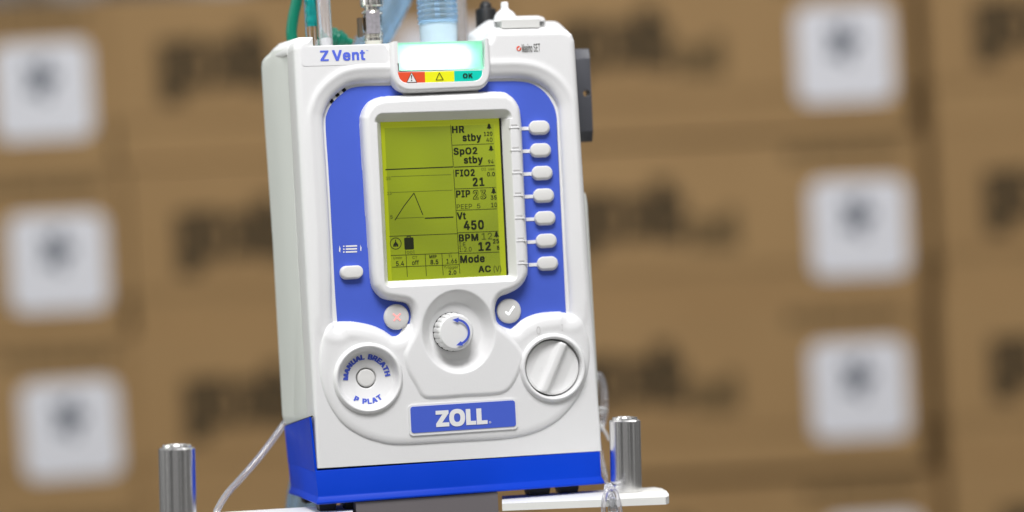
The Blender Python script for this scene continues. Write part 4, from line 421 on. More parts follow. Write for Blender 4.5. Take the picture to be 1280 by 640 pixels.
def height(P, edge=True):
    h = np.zeros(len(P))
    dF = sdf(P, smooth2(mmpoly(FLOOR, YF)))
    h = -DEP+DEP*ell(np.where(dF > 0, dF, 0)/10.0, 2.2)
    h = h+0.9*np.exp(-((dF-10.5)/2.8)**2)*np.clip((P[:, 1]-mm(560, 430)[1])/25, 0, 1)
    dK = sdf(P, smooth2(mmpoly(DECK, -.001)))
    h = h+2.2*ell(np.where(dK < 0, -dK, 0)/6.5, 2.0)
    # light radius along the outer edges
    if edge:
        ol = [L1]+[L0]+[tuple(p) for p in topmm[1:-1]]+[R0]+[R1]
        # polyline without the lower edge
        d2 = np.full(len(P), 1e9)
        for a, b in zip(ol[:-1], ol[1:]):
            if mmx0 < a[0] < mmx1 or mmx0 < b[0] < mmx1: continue
            e = np.array(b)-np.array(a); Ln = e.dot(e)
            if Ln < 1e-9: continue
            t = np.clip(((P[:, 0]-a[0])*e[0]+(P[:, 1]-a[1])*e[1])/Ln, 0, 1)
            d2 = np.minimum(d2, (P[:, 0]-a[0]-t*e[0])**2+(P[:, 1]-a[1]-t*e[1])**2)
        dE = np.sqrt(d2)
        tz = np.clip((P[:, 1]-L1[1])/(L0[1]-L1[1]), 0, 1)
        R = 2.2+3.6*np.clip((tz-0.05)/0.4, 0, 1)
        h = np.minimum(h, h*0+50)-R*(1-ell(dE/R, 2.0))
    # screen bezel and the boss that carries the encoder
    dB = sdf(P, smooth2(mmpoly([p for p in BEZ])))
    hb = np.where(dB < 0, -DEP+(DEP+3.8)*ell(-dB/6.0, 2.1), -50)
    h = smax(h, hb, 0.6)
    # frame of the alarm light
    dU = sdf(P, smooth2(mmpoly(UFR)))
    hu = np.where(dU < 0, -3.0+7.6*ell(-dU/3.2, 2.0), -50)
    h = np.maximum(h, hu)
    # seat of the status strip
    so = np.array([mm(*p, -.003) for p in ((496.5, 80), (497.3, 92), (499.5, 98.5), (504, 102.8), (510, 103.8), (550, 102.6), (592, 101.4), (598, 99.5), (601.5, 95), (602.8, 89), (602.3, 80))])
    dS = sdf(P, so); h = np.where(dS < 0.25, np.minimum(h, 4.6-1.0*ell(np.clip(0.25-dS, 0, 1)/0.5)), h)
    # screen opening with sloping walls
    ox = np.maximum(lx0-0.8-P[:, 0], P[:, 0]-lx1-1.4); oz = np.maximum(lz0-0.5-P[:, 1], P[:, 1]-lz1-0.5)
    dO = np.where((ox > 0) & (oz > 0), np.sqrt(np.maximum(ox, 0)**2+np.maximum(oz, 0)**2), np.maximum(ox, oz))
    hp = np.where(dO < 0, -7.5, -6.2+10.0*np.clip(dO, 0, 9)/np.where(P[:, 1] > lz1, 6.2, 4.6))
    h = np.where(dO < 8, smin(h, hp, 0.8), h)
    # encoder bowl
    r = radial(P, C_ENC, 27.6, 30.4)
    t = np.clip((r-0.70)/0.32, 0, 1); hbowl = -6.5+10.6*(0.35*t+0.65*t*t*(3-2*t))
    h = np.where(r < 1.06, smin(h, hbowl, 0.5), h)
    # manual breath ring and cone
    r = radial(P, C_MAN)
    prof = np.interp(r, [0, 6.7, 6.9, 7.4, 8.2, 10, 14, 19.2, 20.6, 21.5, 22.4, 23.2, 24.0, 24.7, 25.2, 25.7], [-9, -9, -8.5, -5.4, -5.1, -4.7, -3.7, -2.0, -.4, 2.6, 4.7, 5.2, 4.9, 4.1, 3.0, 1.4])
    h = np.where(r < 22.5, prof, np.where(r < 25.7, np.maximum(h, prof), h))
    # ring round the power switch
    r = radial(P, C_POW)
    prof = np.interp(r, [0, 20.8, 21.1, 21.6, 22.2, 22.9, 23.6, 24.3, 24.8, 25.3], [-6, -6, 3.4, 4.5, 5.0, 5.2, 4.9, 4.1, 3.0, 1.4])
    h = np.where(r < 22, prof, np.where(r < 25.3, np.maximum(h, prof), h))
    return h
mmx0 = mm(494.0, 70, YE)[0]; mmx1 = mm(603.5, 70, YE)[0]

H = height(P).reshape(NZ, NX)
def hat(x, z):            # surface height (metres towards the viewer) at panel points
    Q = np.array([[x*1000, z*1000]]); return height(Q, False)[0]/1000
def build_front():
    V = np.stack([GX/1000, -H/1000, GZ/1000], -1).reshape(-1, 3)
    idx = np.arange(NX*NZ).reshape(NZ, NX)
    quads = np.stack([idx[:-1, :-1], idx[:-1, 1:], idx[1:, 1:], idx[1:, :-1]], -1).reshape(-1, 4)
    loop = np.concatenate([idx[0, :], idx[1:, -1], idx[-1, -2::-1], idx[-2:0:-1, 0]])
    cx, cz = GX.mean(), GZ.mean()
    base = V[loop].copy()
    rings = [loop]; allV = [V]; cnt = len(V)
    for yy, ex in ((0.009, 0.0004), (0.022, 0.0012), (0.0235, 0.0012)):
        ring = base.copy(); ring[:, 1] = np.maximum(yy, ring[:, 1])
        sgn = np.sign(ring[:, 0]-cx/1000)
        ring[:, 0] += sgn*ex*np.clip(np.abs(ring[:, 0]-cx/1000)/0.09, 0, 1)
        allV.append(ring); rings.append(np.arange(cnt, cnt+len(ring))); cnt += len(ring)
    qs = [quads]
    for a, b in zip(rings[:-1], rings[1:]):
        qs.append(np.stack([a, b, np.roll(b, -1), np.roll(a, -1)], -1))
    V = np.concatenate(allV); Q = np.concatenate(qs)
    me = bpy.data.meshes.new('front_cover')
    me.vertices.add(len(V)); me.vertices.foreach_set('co', V.astype(np.float32).ravel())
    me.loops.add(Q.size); me.loops.foreach_set('vertex_index', Q.astype(np.int32).ravel())
    me.polygons.add(len(Q)); me.polygons.foreach_set('loop_start', np.arange(0, Q.size, 4, dtype=np.int32))
    me.polygons.foreach_set('loop_total', np.full(len(Q), 4, np.int32))
    me.polygons.foreach_set('use_smooth', np.ones(len(Q), bool))
    me.update(calc_edges=True); me.validate()
    me.set_sharp_from_angle(angle=math.radians(62))
    return link('front_cover', me, M['white'], vent)
front = build_front()

# ---- blue field, screen
ink = Ink()
pl = [xz(p[0], p[1], YF-.0003) for p in BLUE]
pl = [tuple(v) for v in catmull([Vector(p) for p in pl[:10]], 5)] + pl[10:17] + [tuple(v) for v in catmull([Vector(p) for p in pl[17:26]], 5)] + pl[26:]
bmb = bm_prism(pl, YF-.0003, YF+.0004)
bmesh.ops.triangulate(bmb, faces=[f for f in bmb.faces if len(f.verts) > 4])
bluep = frombm('control_membrane', bmb, M['blue'], vent, auto=False)

Lx0, Lx1, Lz0, Lz1 = lx0/1000, lx1/1000, lz0/1000, lz1/1000
screen = frombm('screen', bm_box(Lx0-.001, Lx1, LCDY, LCDY+.0008, Lz0-.001, Lz1+.001), M['lcd_edge'], vent, auto=False)
frombm('screen_gap', bm_box(Lx0-.002, Lx1+.003, LCDY+.0002, LCDY+.0005, Lz0-.002, Lz1+.002), M['void'], screen, auto=False)
ya = LCDY-.00012
i1 = Ink(); a = xz(480.5, 160, ya); b = xz(627.5, 343, ya)
i1.poly([(Lx0+.0018, Lz1-.0035), (Lx1-.0042, Lz1-.0035), (Lx1-.0042, Lz0), (Lx0+.0018, Lz0)], ya)
i1.build('active_field', M['lcd'], screen)
yt = LCDY-.00030
tx = Ink(); tl = Ink(); gl = Ink(); wv = Ink()
B = 0.036
for s, x0, y0, x1, y1, bo in (
    ('HR', 564.8, 157.3, 580.4, 166.3, B), ('stby', 578, 166.8, 601.8, 178.8, B), ('120', 604.7, 164.6, 615.6, 170, .024), ('40', 607.8, 172, 615.6, 177.5, .01),
    ('SpO2', 566.8, 184.2, 596.8, 195.5, B), ('stby', 579.6, 194.9, 603.7, 206.6, B), ('94', 610, 199.4, 617, 204.8, .01),
    ('FIO2', 569, 211.6, 593.6, 220.6, B), ('0.0', 608.8, 214.9, 618.7, 220.4, .024), ('21', 590.8, 221.8, 605.5, 232.8, .035),
    ('PIP', 570, 237.7, 587.8, 246.8, B), ('35', 613.3, 244.2, 620.8, 249.7, .024), ('10', 614, 253.2, 621.3, 259, .01),
    ('PEEP', 571, 255.2, 590, 261, .004), ('5', 596.4, 254.5, 600.4, 260.3, .004), ('Vt', 571, 265.2, 582.4, 274.4, B), ('450', 579.4, 275.2, 605, 287.3, .035),
    ('BPM', 573.4, 292.4, 598, 301.5, B), ('I:E', 574, 303, 582, 308, .0), ('1:2.0', 574, 308.9, 589.6, 314.7, .0), ('12', 597.8, 302.2, 613.6, 313.5, .035),
    ('25', 616, 298.6, 624, 304.4, .024), ('8', 621, 307, 624.4, 312.5, .024), ('Mode', 575, 318.7, 606, 328.5, B), ('AC', 597.8, 332, 613.6, 340.5, B), ('(V)', 617, 331.8, 626.5, 341, .005),
    ('5.4', 495, 326.4, 505, 332.4, .016), ('off', 515, 325, 523.5, 331.3, .016), ('8.5', 538, 324.5, 548, 330.5, .026), ('1.66', 558, 323.3, 571.4, 329.3, .012),
    ('Trigger', 554.7, 332.3, 572.8, 337, .0), ('2.0', 560.8, 338, 570.5, 343.4, .026), ('l/min', 492, 320.6, 502.3, 324.4, -.0), ('CT', 515.5, 320, 521.5, 323.6, 0), ('MRP', 536.7, 318.7, 545.8, 322.8, .024), ('Ti', 560.3, 318.3, 564.6, 321.8, 0), ('5', 487.9, 269.2, 490.8, 273.4, 0), ('00', 508.5, 313.6, 515.5, 317, 0)):
    pfit(tx, s, x0, y0, x1, y1, yt, bo)
for s, x0, y0, x1, y1, bo in (('12', 602, 291, 615.3, 299.3, .0), ('O2 use', 601.4, 209.4, 618, 213, 0), ('35', 482.3, 221, 488, 225, 0), ('23', 484, 239.8, 489.5, 243.6, 0)):
    pfit(tl, s, x0, y0, x1, y1, yt, bo)
# hollow numeral 23
pfit(tx, '23', 591, 237.2, 607.8, 249.2, yt, .045)
hol = Ink(); pfit(hol, '23', 591.9, 238.1, 606.9, 248.3, yt-.00012, .0)
def bell(px, py):
    pts = [(-3.2, 3.0), (-3.0, 2.2), (-2.0, 1.2), (-1.6, -1.8), (-.6, -3.1), (.6, -3.1), (1.6, -1.8), (2.0, 1.2), (3.0, 2.2), (3.2, 3.0), (.9, 3.0), (.8, 3.9), (-.8, 3.9), (-.9, 3.0)]
    c = q(px, py, yt); tx.poly([(c.x+p[0]/MX/1000, c.z-p[1]/MZ/1000) for p in pts], yt)
for p in ((611.3, 157.6), (613.8, 185), (617, 238.3), (620.6, 292.8)): bell(*p)
def ln(ink_, a, b, wpx): ink_.line(xz(*a, yt), xz(*b, yt), wpx/MZ/1000, yt)
for a, b, w in (((563.2, 156), (566.7, 208), .7), ((566.9, 212), (574.8, 342), .7), ((565.6, 181.5), (617.3, 179.6), .7), ((568.5, 236.2), (619.8, 234.2), .7), ((570, 263), (621, 261), .7), ((571.5, 291), (622.5, 289), .7), ((573, 317), (624, 315), .7),
                ((481.8, 212), (566.5, 208.6), 1.3), ((567.3, 208.9), (618.5, 206.9), 1.1), ((486.5, 295.4), (572, 292), .7), ((488.5, 319.4), (573.2, 316), .7), ((490, 334), (574.2, 330.7), .7), ((507.6, 318.6), (509.2, 346), .7), ((531.4, 317.6), (533, 345), .7), ((552.3, 316.8), (554, 344), .7),
                ((506.8, 313), (507.1, 317.8), .6), ((517.3, 312.6), (517.6, 317.4), .6)):
    ln(gl, a, b, w)
sl = Ink()
for a, b, w in (((488.5, 220.8), (563.6, 218.2), .45), ((490, 240.6), (565.5, 237.6), .45), ((494, 272.9), (530, 271.5), .45)): ln(sl, a, b, w)
for a, b, w in (((493.7, 275.2), (505, 257.5), 1.0), ((505, 257.5), (517.6, 241.2), 1.0), ((517.4, 241.2), (528.6, 268.6), 1.0), ((531, 272.8), (566.8, 271.4), 1.5)): ln(wv, a, b, w)
c = q(494.6, 304.4, yt); rr = 7.0/MZ/1000
for k in range(32):
    a0, a1 = 2*math.pi*k/32, 2*math.pi*(k+1)/32
    tx.line((c.x+rr*math.cos(a0), c.z+rr*math.sin(a0)), (c.x+rr*math.cos(a1), c.z+rr*math.sin(a1)), .0005, yt)
sc_ = 1/MZ/1000
tx.poly([(c.x+p[0]*sc_, c.z-p[1]*sc_) for p in ((-.5, -5), (.5, -5), (.6, -2), (2.2, 0), (3.2, 1.5), (3.2, 4), (1.3, 4), (1.3, 2.6), (.7, 2.6), (.7, 4), (-.7, 4), (-.7, 2.6), (-1.3, 2.6), (-1.3, 4), (-3.2, 4), (-3.2, 1.5), (-2.2, 0), (-.6, -2))], yt)
c = q(511.3, 304.4, yt)
tx.poly(rrect(c.x, c.z, 12.0*sc_, 15*sc_, 1.4*sc_, 3), yt)
tx.poly([(c.x+p[0]*sc_, c.z-p[1]*sc_) for p in ((-2.6, -7.3), (-2.6, -9.4), (2.6, -9.4), (2.6, -7.3), (1.7, -7.3), (1.7, -8.5), (-1.7, -8.5), (-1.7, -7.3))], yt)
tx.build('readout', M['lcd_ink'], screen); tl.build('faint_readout', M['lcd_ink2'], screen)
sl.build('scale_line', M['lcd_ink2'], screen); gl.build('grid_line', M['lcd_ink'], screen); wv.build('waveform', M['lcd_ink'], screen); hol.build('hollow_numeral', M['lcd'], screen)

# ---- soft keys
def pill(name, px, py, w, h, lab=None, sh=(1.6, 1.6)):
    """rubber key: rounded cap on a slightly offset skirt"""
    y0 = YF-.0004; top = .0042
    c = q(px, py, YF-top)
    bm = bmesh.new(); rings = []
    for (e, yy, k) in ((0.0004, 0, 1.0), (0.0003, top*.55, .8), (0.0, top*.86, .25), (-.0005, top*.97, .05), (-.0011, top, 0)):
        off = (sh[0]/MX/1000*k, -sh[1]/MZ/1000*k)
        pts = rrect(c.x+off[0], c.z+off[1], w/MX/1000+2*e, h/MZ/1000+2*e, (h/MZ/1000)/2+e-.0002, 8)
        rings.append([bm.verts.new((p[0], y0-yy, p[1])) for p in pts])
    n = len(rings[0])
    for a, b in zip(rings[:-1], rings[1:]):
        for i in range(n): bm.faces.new((a[i], a[(i+1) % n], b[(i+1) % n], b[i]))
    bm.faces.new(rings[-1]); bm.faces.new(rings[0][::-1])
    return frombm(name, bm, M['key'], vent, angle=50)
keys = [(673.6, 158.3), (675.2, 186.6), (677.2, 215), (679, 243.2), (680.8, 271.5), (682.4, 299.8), (684, 328.2)]
for (x, y) in keys:
    pill('soft_key', x, y, 25.5, 16)
    tb = frombm('key_link', bm_box(q(x-23.5, y, YF).x, q(x-12, y, YF).x, YF-.0007, YF+.0002, q(x, y+3.9, YF).z, q(x, y-.4, YF).z), M['whiteink'], bluep, auto=False)
pill('menu_key', 441.2, 339.6, 26, 15.5, sh=(-1.8, 1.0))
# printed ticks on the bezel beside each key
tk = Ink(); tk2 = Ink()
for (x, y) in keys:
    cx = x-31; c = q(cx, y-2.4, -.0038)
    yh = -hat(c.x, c.z)-.0003
    tk.line(xz(cx-4.3, y-2.4+.2, yh), xz(cx+4.3, y-2.4-.2, yh), .0006, yh)
tk.build('key_tick', M['grey_ink'], front)
for i, (x, y) in enumerate(keys):
    cx = x-31; c = q(cx, y+1.2, -.0037); yh = -hat(c.x, c.z)
    frombm('key_ridge', bm_box(c.x-.0036, c.x+.0040, yh-.0004, yh+.002, c.z-.0004, c.z+.0003), M['white'], front, auto=False)

# menu icon
mi = Ink(); ym = YF-.0005
for k, yy in enumerate((307.6, 311.2, 314.8)):
    mi.line(xz(432.2, yy+.25, ym), xz(446.4, yy-.35, ym), 1.9*sc_, ym)
    mi.line(xz(428.9, yy+.3, ym), xz(430.6, yy+.25, ym), 1.7*sc_, ym)
mi.poly([xz(424.4, 306.8, ym), xz(425.6, 310.5, ym), xz(425.3, 315.5, ym), xz(423.6, 314, ym)], ym)
mi.poly([xz(450.3, 305.8, ym), xz(451.8, 309.5, ym), xz(451.5, 314, ym), xz(450.4, 313, ym)], ym)
mi.build('menu_icon', M['whiteink'], bluep)

# ---- round cancel / accept buttons
def rbtn(name, px, py, rpx):
    top = .0030; c = q(px, py, YF-top); r = rpx/MZ/1000
    bm = bm_lathe([(r+.0002, 0), (r+.0002, top*.6), (r-.0002, top*.85), (r-.0010, top), (r*.5, top+.0002), (.0003, top+.0003)], (c.x, YF, c.z), 'Y', 48)
    o = frombm(name, bm, M['button'], vent, angle=60); return o, c, YF-top-.0005
bc, c, yy = rbtn('cancel_button', 496, 396.3, 15.6)
ic = Ink(); s = 5.3*sc_
ic.line((c.x-s*.8, c.z-s*.85), (c.x+s*.9, c.z+s*.8), 2.2*sc_, yy); ic.line((c.x-s*.9, c.z+s*.85), (c.x+s*.8, c.z-s*.85), 2.2*sc_, yy-.00005)
ic.build('cross_icon', M['xicon'], bc)
ba, c, yy = rbtn('accept_button', 636.8, 388.8, 15.2)
ic = Ink(); ic.line((c.x-5.2*sc_, c.z-.5*sc_), (c.x-1.5*sc_, c.z-4.6*sc_), 2.5*sc_, yy); ic.line((c.x-2.1*sc_, c.z-4.9*sc_), (c.x+6.0*sc_, c.z+5.6*sc_), 2.5*sc_, yy-.00005)
ic.build('tick_icon', M['okicon'], ba)

# ---- encoder knob
yk0 = .0065; kt = .0155
c = q(571, 415.2, yk0-kt); rk = 22.3/MZ/1000
bm = bmesh.new(); n = 144; rings = []
for (r, hgt, rib) in ((rk+.0012, 0, .5), (rk+.0010, .0035, 1), (rk+.0007, .0085, 1), (rk+.0003, .0118, .8), (rk-.0002, .0135, .2), (rk-.0012, .0144, 0), (rk*.5, .0145, 0), (.0002, .0145, 0)):
    ring = []
    for k in range(n):
        a = 2*math.pi*k/n; rr = r-.0011*rib*(max(0, math.cos(a*20))**4)
        ring.append(bm.verts.new((c.x+rr*math.cos(a), yk0-hgt, c.z+rr*math.sin(a))))
    rings.append(ring)
for a, b in zip(rings[:-1], rings[1:]):
    for k in range(n): bm.faces.new((a[k], a[(k+1) % n], b[(k+1) % n], b[k]))
bm.faces.new(rings[-1]); 
enc = frombm('encoder_knob', bm, M['knob'], vent, angle=40)
frombm('knob_gap', bm_lathe([(rk+.0013, 0), (rk+.0013, .0009)], (c.x, yk0, c.z), 'Y', 64), M['void'], enc)  # near-black disc standing in for the dark gap under the knob
ar = Ink(); yy = yk0-kt-.0004; ra = 15.2*sc_
def arcseg(ink_, cx, cz, r, w, a0, a1, y, n=28):
    for k in range(n):
        A0 = math.radians(a0+(a1-a0)*k/n); A1 = math.radians(a0+(a1-a0)*(k+1)/n)
        ink_.poly([(cx+(r+w/2)*math.cos(A0), cz+(r+w/2)*math.sin(A0)), (cx+(r+w/2)*math.cos(A1), cz+(r+w/2)*math.sin(A1)), (cx+(r-w/2)*math.cos(A1), cz+(r-w/2)*math.sin(A1)), (cx+(r-w/2)*math.cos(A0), cz+(r-w/2)*math.sin(A0))], y)
arcseg(ar, c.x+.2*sc_, c.z, ra, 2.7*sc_, -68, 80, yy)
for sg, ang in ((1, 80), (-1, -68)):
    A = math.radians(ang); ex, ez = c.x+.2*sc_+ra*math.cos(A), c.z+ra*math.sin(A)
    tx_, tz_ = -math.sin(A)*sg, math.cos(A)*sg; nx_, nz_ = math.cos(A), math.sin(A)
    w = 3.2*sc_; L_ = 8*sc_
    ar.poly([(ex+nx_*w, ez+nz_*w), (ex-nx_*w, ez-nz_*w), (ex+tx_*L_-nx_*.8*sc_, ez+tz_*L_-nz_*.8*sc_)], yy)
ar.build('rotation_arrow', M['ink'], enc)

# ---- manual breath button and its curved lettering (laid on the cone)
cm = (C_MAN[0]/1000, C_MAN[1]/1000)
mb = frombm('manual_breath_button', bm_lathe([(.00635, -.004), (.00635, .0002), (.0060, .0007), (.005, .0009), (.0003, .0010)], (cm[0], .0053, cm[1]), 'Y', 48), M['key'], vent, angle=60)
def arc_text(ink_, s, cx, cz, r, a_mid, spread, hgt, bold, flip=False):
    adv = [(280 if ch == ' ' else LETTER[ord(ch)][1])+spread for ch in s]; tot = sum(adv); run = 0
    for ch, w_ in zip(s, adv):
        mid = run+w_/2; run += w_
        if ch == ' ': continue
        k_ = hgt/.727/1000*1.12/r*180/math.pi
        a = a_mid+(mid-tot/2)*(k_ if flip else -k_)
        A = math.radians(a); V, Fc = glyphs(ch, bold); lo = V.min(0); hi = V.max(0)
        V = (V-np.array([(lo[0]+hi[0])/2, .364]))/.727*hgt*np.array([1.12, 1.0])
        ro = A-math.pi/2 if not flip else A+math.pi/2
        cs, sn = math.cos(ro), math.sin(ro)
        X = cx+r*math.cos(A)+V[:, 0]*cs-V[:, 1]*sn; Z = cz+r*math.sin(A)+V[:, 0]*sn+V[:, 1]*cs
        hh = height(np.stack([X*1000, Z*1000], 1), False)/1000
        ink_.add([(x, -y-.00035-l*.000008, z) for x, y, z, l in zip(X, hh, Z, glyphs.layer)], Fc)
at = Ink()
arc_text(at, 'MANUAL BREATH', cm[0], cm[1], .0160, 92, 60, .0048, .055)
arc_text(at, 'P PLAT', cm[0], cm[1], .0160, -90, 40, .0048, .05, True)
at.build('ring_lettering', M['ink'], front)

# ---- power switch dial
cp = (C_POW[0]/1000, C_POW[1]/1000)
R_ = .0198
bm = bmesh.new(); NN = 120; ang = math.radians(64)
ux, uz = math.cos(ang), math.sin(ang)
rad = np.linspace(0, 1, 40); grid = []
for r in rad:
    ring = []
    for k in range(NN):
        a = 2*math.pi*k/NN; lx = R_*r*math.cos(a); lz = R_*r*math.sin(a)
        v = -lx*uz+lz*ux           # distance from handle axis
        u = lx*ux+lz*uz
        bar = 1/(1+math.exp((abs(v)-.0033)/.00055))
        dish = -.0005-.0022*(1-min(1, (r*1.0))**6)*min(1, max(0, (abs(v)-.003)/.010)) 
        hgt = dish*(1-bar)+.0028*bar-.0008*max(0, (r-.93)/.07)
        ring.append(bm.verts.new((cp[0]+lx, -.0018-hgt, cp[1]+lz)))
        if r == 0: break
    grid.append(ring)
for k in range(NN): bm.faces.new((grid[0][0], grid[1][k], grid[1][(k+1) % NN]))
for i in range(1, len(grid)-1):
    for k in range(NN): bm.faces.new((grid[i][k], grid[i+1][k], grid[i+1][(k+1) % NN], grid[i][(k+1) % NN]))
rim = [bm.verts.new((v.co.x, .005, v.co.z)) for v in grid[-1]]
for k in range(NN): bm.faces.new((grid[-1][k], rim[k], rim[(k+1) % NN], grid[-1][(k+1) % NN]))
dial = frombm('power_dial', bm, M['knob'], vent, angle=48)
frombm('dial_gap', bm_lathe([(.0207, -.0005), (.0207, 0)], (cp[0], .0040, cp[1]), 'Y', 64), M['void'], dial)  # black disc at the pit bottom, painting the shade of the gap
pk = Ink(); hz = -.0026
for s, x0, y0, x1, y1 in (('0', 670.3, 408, 675.3, 418), ('I', 701.6, 405.5, 703.2, 413.5)):
    c = q((x0+x1)/2, (y0+y1)/2, -.002); w = (x1-x0)/MX/1000; h_ = (y1-y0)/MZ/1000
    yy = -max(hat(c.x, c.z+h_/2), hat(c.x, c.z-h_/2), hat(c.x, c.z))-.0002
    pk.fit(s, c.x-w/2, c.z-h_/2, c.x+w/2, c.z+h_/2, yy)
pk.build('power_mark', M['grey_ink'], front)

# ---- maker's plate
yp = -.0030
c = (q(510, 506, yp)+q(645.6, 498, yp)+q(648, 536, yp)+q(511.5, 545, yp))/4
w = 135.8/MX/1000; h_ = 38.6/MZ/1000
bm = bm_prism(rrect(c.x, c.z, w, h_, .003, 6), yp-.0002, .002); bevel(bm, .0006, 3, 60)
plate = frombm('name_badge', bm, M['white'], vent, angle=40)
c.z += .0000
frombm('badge_field', bm_prism(rrect(c.x+.0000, c.z+.0003, w-.0030, h_-.0034, .002, 5), yp-.0006, yp), M['blue'], plate, auto=False)
zl = Ink(); yz = yp-.0009
def boxpt(px0, py0, px1, py1):
    cc = q((px0+px1)/2, (py0+py1)/2, yz); ww = (px1-px0)/MX/1000; hh = (py1-py0)/MZ/1000
    return lambda u, v: (cc.x-ww/2+u*ww, cc.z-hh/2+v*hh)
b = boxpt(544.9, 513.1, 561.3, 533.3)
zl.poly([b(0, 1), b(0, .76), b(.50, .76), b(0, .20), b(0, 0), b(1, 0), b(1, .25), b(.47, .25), b(.98, .80), b(.98, 1)], yz)
cc = q(571.5, 522.0, yz); a_, b_ = 9.9/MX/1000, 10.9/MZ/1000; ai, bi = 4.0/MX/1000, 5.4/MZ/1000
for k in range(40):
    A0, A1 = 2*math.pi*k/40, 2*math.pi*(k+1)/40
    se = lambda a, ra_, rb_: (cc.x+ra_*math.copysign(abs(math.cos(a))**.85, math.cos(a)), cc.z+rb_*math.copysign(abs(math.sin(a))**.85, math.sin(a)))
    zl.poly([se(A0, a_, b_), se(A1, a_, b_), se(A1, ai, bi), se(A0, ai, bi)], yz)
for bx in ((582.5, 511, 595, 531), (595.7, 510.3, 609.2, 530.3)):
    b = boxpt(*bx); zl.poly([b(0, 1), b(0, 0), b(1, 0), b(1, .24), b(.46, .24), b(.46, 1)], yz)
arcseg(zl, q(612.6, 527.8, yz).x, q(612.6, 527.8, yz).z, 1.1*sc_, .5*sc_, 0, 360, yz, 12)
zl.build('badge_lettering', M['whiteink'], plate)

# ---- name strip at the top left
c = (q(377, 56.5, 0)+q(483, 82, 0))/2
w = 105/MX/1000; h_ = 24/MZ/1000; c = q(430.5, 69.3, 0)
strip = frombm('name_strip', bm_prism(rrect(c.x, c.z, w, h_, .0025, 5), -.00025, .0008), M['plate'], vent, auto=False)
zi = Ink(); yv = -.0005
b = boxpt; yz = yv
b = boxpt(400.4, 63.2, 410.6, 76.2)
zi.poly([b(0, 1), b(0, .83), b(.60, .83), b(0, .14), b(0, 0), b(1, 0), b(1, .17), b(.42, .17), b(1, .86), b(1, 1)], yv)
pfit(zi, 'Vent', 415.6, 62.2, 456, 75.6, yv, .032)
pfit(zi, 'TM', 457.3, 62.4, 460.2, 63.8, yv, 0)
zi.build('strip_lettering', M['strip_ink'], strip)
# sensor maker's mark at the top right
ms = Ink(); yv = -.00035; pfit(ms, 'Masimo', 652.3, 54.8, 665.5, 65.4, yv, .012); pfit(ms, 'SET', 667, 54.4, 675.2, 64.6, yv, -.004)
ms.build('sensor_lettering', M['lcd_ink'], front)
ms = Ink(); c = q(648.6, 60.6, yv); arcseg(ms, c.x, c.z, 2.2*sc_, 2.0*sc_, 60, 390, yv, 20); ms.build('sensor_emblem', M['red'], front)
ms = Ink(); ms.line((c.x-1.6*sc_, c.z-.2*sc_), (c.x-.2*sc_, c.z-2.2*sc_), 1.0*sc_, yv-.0001); ms.line((c.x-.4*sc_, c.z-2.2*sc_), (c.x+2.2*sc_, c.z+3*sc_), 1.0*sc_, yv-.00015); ms.build('emblem_tick', M['whiteink'], front)
# sounder slots on the lip
for (x, y) in ((415.4, 126), (422.4, 118.2), (430.9, 112.2)):
    c = q(x, y, .0035); c.y = -hat(c.x, c.z)+.0018; r = .0014; bm = bm_box(-r, r, -.0022, .002, -r*.85, r*.85)
    bmesh.ops.rotate(bm, verts=bm.verts, cent=(0, 0, 0), matrix=Matrix.Rotation(math.radians(-38), 3, 'Y')); bmesh.ops.translate(bm, verts=bm.verts, vec=c)
    frombm('sounder_slot', bm, M['void'], front, auto=False)

# ---- alarm light: frosted lens, lit diffuser inside a mint tray
yl = -.0036
tl_, tr_, bl_, br_ = (q(495.2, 54.6, yl), q(602.2, 49.6, yl), q(497.2, 88.6, yl), q(603, 86.6, yl))
x0, x1, z0, z1 = (tl_.x+bl_.x)/2-.0006, (tr_.x+br_.x)/2+.0006, (bl_.z+br_.z)/2-.0004, (tl_.z+tr_.z)/2
alarm = frombm('alarm_light', (lambda bm: (bm_box(x0, x1, .0185, .0205, z0, z1, bm), bm_box(x0, x0+.0014, -.0008, .0185, z0, z1, bm), bm_box(x1-.0014, x1, -.0008, .0185, z0, z1, bm), bm_box(x0+.0014, x1-.0014, -.0008, .0185, z1-.0014, z1, bm), bm_box(x0+.0014, x1-.0014, -.0008, .0185, z0, z0+.0012, bm), bm)[-1])(bmesh.new()), M['mint'], vent, auto=False)
bm = bm_box(x0, x1, yl, -.0010, z0, z1); bevel(bm, .0007, 2); frombm('lens', bm, M['lens'], alarm)
bm = bm_prism(rrect((x0+x1)/2+.001, (z0+z1)/2, (x1-x0)-.013, (z1-z0)-.0070, .005, 6), .0140, .0180); bevel(bm, .0015, 3, 60)
frombm('led_panel', bm, M['led'], alarm)
# status strip in three colours
ys = -.0040; stz = lambda x: np.interp(x, [497, 603], [89.6, 88.0]); sbz = lambda x: np.interp(x, [497, 603], [103.4, 100.9])
def seg(pts, mat, nm):
    return frombm(nm, bm_prism([xz(*p, ys) for p in pts], ys, ys+.0006), mat, vent, auto=False)
s1 = seg([(497.4, 90.2), (498, 94), (499.8, 98.3), (503, 101.8), (507, 103.4), (531.5, 102.9), (531, 89.9)], M['red'], 'red_status')
s2 = seg([(531, 89.9), (531.5, 102.9), (568, 101.8), (567.6, 88.7)], M['yellow'], 'yellow_status')
s3 = seg([(567.6, 88.7), (568, 101.8), (592, 100.9), (597, 99.8), (600.5, 97.2), (602.3, 93.4), (602.6, 87.8)], M['teal'], 'teal_status')
yw = ys-.0003
i = Ink(); i.poly([xz(514.4, 90.6, yw), xz(508.5, 103, yw), xz(521, 102.6, yw)], yw); i.build('warning_triangle', M['whiteink'], s1)
i = Ink(); yw2 = yw-.0002
